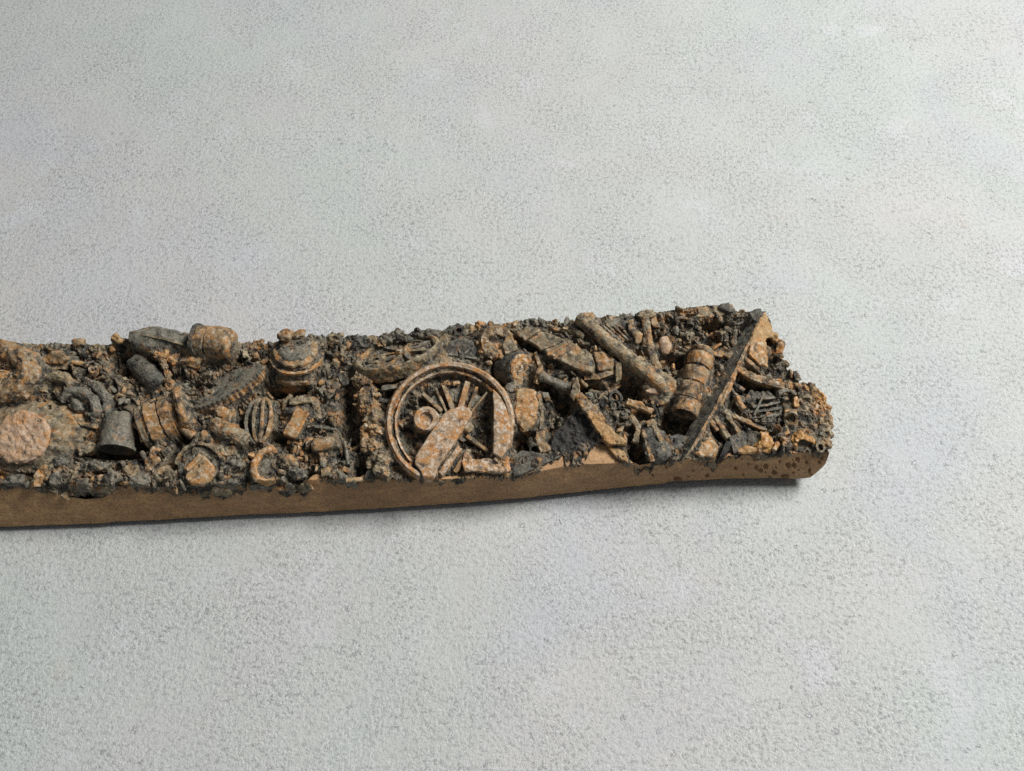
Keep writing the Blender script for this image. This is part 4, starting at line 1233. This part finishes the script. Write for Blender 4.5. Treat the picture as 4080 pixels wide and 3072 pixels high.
# ------------------------------------------------------------------ small loose scrap between the pieces
KEEP = [(1793, 1692, 250, 240), (95, 1742, 150, 135), (2280, 1740, 120, 100), (890, 1545, 150, 90), (2230, 1400, 130, 70), (2760, 1540, 80, 170), (2100, 1630, 60, 100), (2460, 1400, 90, 60), (2560, 1480, 70, 60),
        (460, 1730, 80, 100), (640, 1670, 100, 100), (650, 1360, 140, 50), (870, 1350, 110, 80), (1190, 1420, 120, 100), (1590, 1410, 180, 70), (2850, 1560, 60, 120), (2960, 1400, 60, 100), (800, 1870, 90, 80), (2120, 1850, 70, 40), (1040, 1690, 70, 100),
        (2690, 1790, 60, 60), (3035, 1620, 85, 95), (3020, 1420, 70, 90), (3046, 1800, 55, 45), (3200, 1775, 65, 50), (3150, 1660, 40, 45)]


def random_spots(n, seed, pad=12, keep=True, top=.15):
    rg = random.Random(seed)
    out = []
    fr, bk, rt = np.array(FRONT), np.array(BACK), np.array(RIGHT)[::-1]
    while len(out) < n:
        x = rg.uniform(-40, 3300)
        y0 = np.interp(x, bk[:, 0], bk[:, 1]) if x < 2914 else np.interp(x, [2914, 3040, 3120, 3180, 3300], [1215, 1250, 1420, 1500, 1640])
        y1 = np.interp(x, fr[:, 0], fr[:, 1])
        y = rg.uniform(y0 + pad, y1 - pad) if y1 - y0 > 2 * pad else None
        if y is None:
            continue
        if keep and any(((x - a) / c) ** 2 + ((y - b) / d) ** 2 < 1 for a, b, c, d in KEEP):
            continue
        if any(((x - a) / c) ** 2 + ((y - b) / d) ** 2 < .8 for a, b, c, d, e, f in PITS if f > 1.7 and c < 130):
            continue
        if FILL[0] is not None:
            a = at(x, y, 0)
            if sample_fill(a[:1], a[1:2])[0] > top:
                continue
        out.append((x, y))
    return out


def loose_scrap():
    rg = random.Random(77)
    kinds = {}
    z = np.zeros(3)
    def store(k, vf, **kw):
        me, c = to_mesh(k, [np.asarray(v) for v in vf[0]], vf[1], 'tan', seed=len(kinds) * 13 + len(kinds.get(k, [])), **kw)
        kinds.setdefault(k, []).append(me)
    for s in range(5):
        store('scrap_rod', tube([(-1.3, 0, 0), (0, .1 * s, .1), (1.3, 0, 0)], .32 + .04 * s, 8), L=.5, rough=.08)
        store('scrap_plate', plate([(-1, -.6, 0), (.9, -.7 + .1 * s, 0), (1.0 - .15 * s, .6, 0), (-.7, .75, 0)], .45), L=.45, rough=.1, bevel=.06)
        store('scrap_lump', rock(z, (1.15, .7, .6), 900 + s, 0, n=9, pw=.9), L=.5, rough=.12)
        store('scrap_ring', lathe(z, (0, 0, 1), [(.45, -.4), (.5, .25), (.85, .3), (.95, -.4)], 14, closed=True), L=.5, rough=.07)
        store('scrap_bolt', lathe(z, (0, 0, 1), [(0, .6), (.55, .6), (.6, .1), (.9, .05), (.95, -.6)], 6 + 2 * (s % 2)), L=.5, rough=.07)
    variants = {}
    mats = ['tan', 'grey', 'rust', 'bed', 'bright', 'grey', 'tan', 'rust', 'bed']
    counts = {'scrap_rod': 55, 'scrap_plate': 80, 'scrap_lump': 40, 'scrap_ring': 12, 'scrap_bolt': 16}
    spots = random_spots(sum(counts.values()), 9)
    us = np.array([at(x, y, 0) for x, y in spots])
    hs = bed_height(us[:, 0], us[:, 1])
    i = 0
    for k, n in counts.items():
        for _ in range(n):
            me0 = rg.choice(kinds[k])
            mt = rg.choice(mats)
            key = (me0.name, mt)
            if key not in variants:
                me = me0.copy()
                me.materials.clear()
                me.materials.append(M[mt])
                variants[key] = me
            p = np.array([us[i, 0], us[i, 1], hs[i] + rg.uniform(.0, .35)])
            o = link(k, variants[key], None, to_local(fold(p)))
            s = rg.uniform(.55, 1.15)
            o.scale = (s * rg.uniform(.8, 1.3), s * rg.uniform(.8, 1.1), s * rg.uniform(.8, 1.1))
            tl = 22 if k not in ('scrap_ring', 'scrap_bolt') else 34
            o.rotation_euler = (SLOPE + R(rg.gauss(0, tl)), R(rg.gauss(0, tl)), rg.uniform(0, 6.28))
            i += 1


loose_scrap()


def crumbs():
    rg = np.random.default_rng(3)
    n = 500
    spots = random_spots(n, 21, 4, top=.5)
    us = np.array([at(x, y, 0) for x, y in spots])
    hs = bed_height(us[:, 0], us[:, 1])
    bm = bmesh.new()
    bmesh.ops.create_icosphere(bm, subdivisions=1, radius=1)
    ico = np.array([v.co[:] for v in bm.verts])
    tri = np.array([[v.index for v in f.verts] for f in bm.faces])
    bm.free()
    nv = len(ico)
    sz = rg.gamma(2.2, .085, n).clip(.1, .65)
    V = np.repeat(ico[None], n, 0) * rg.uniform(.55, 1.3, (n, nv, 1))
    an = rg.uniform(0, 6.28, n)
    ca, sa = np.cos(an)[:, None], np.sin(an)[:, None]
    V[..., 0] *= rg.uniform(.8, 2.0, (n, 1))
    V[..., 2] *= .55
    x, y = V[..., 0] * ca - V[..., 1] * sa, V[..., 0] * sa + V[..., 1] * ca
    V = np.stack([x, y, V[..., 2]], -1) * sz[:, None, None]
    V[..., 0] += us[:, 0][:, None]
    V[..., 1] += us[:, 1][:, None]
    V[..., 2] += (hs + sz * .35)[:, None]
    Q = to_local(fold(V.reshape(-1, 3)))
    c = Q.mean(0)
    F = (tri[None] + (np.arange(n) * nv)[:, None, None]).reshape(-1, 3)
    me = bpy.data.meshes.new('crumbs')
    me.from_pydata(((Q - c) * MM).tolist(), [], F.tolist())
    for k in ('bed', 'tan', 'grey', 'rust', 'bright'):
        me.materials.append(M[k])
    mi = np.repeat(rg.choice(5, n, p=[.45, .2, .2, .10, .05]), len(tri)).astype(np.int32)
    me.polygons.foreach_set('material_index', mi)
    link('crumbs', me, None, c, 'loose rusty and grey crumbs between the scrap pieces', 'stuff')


crumbs()
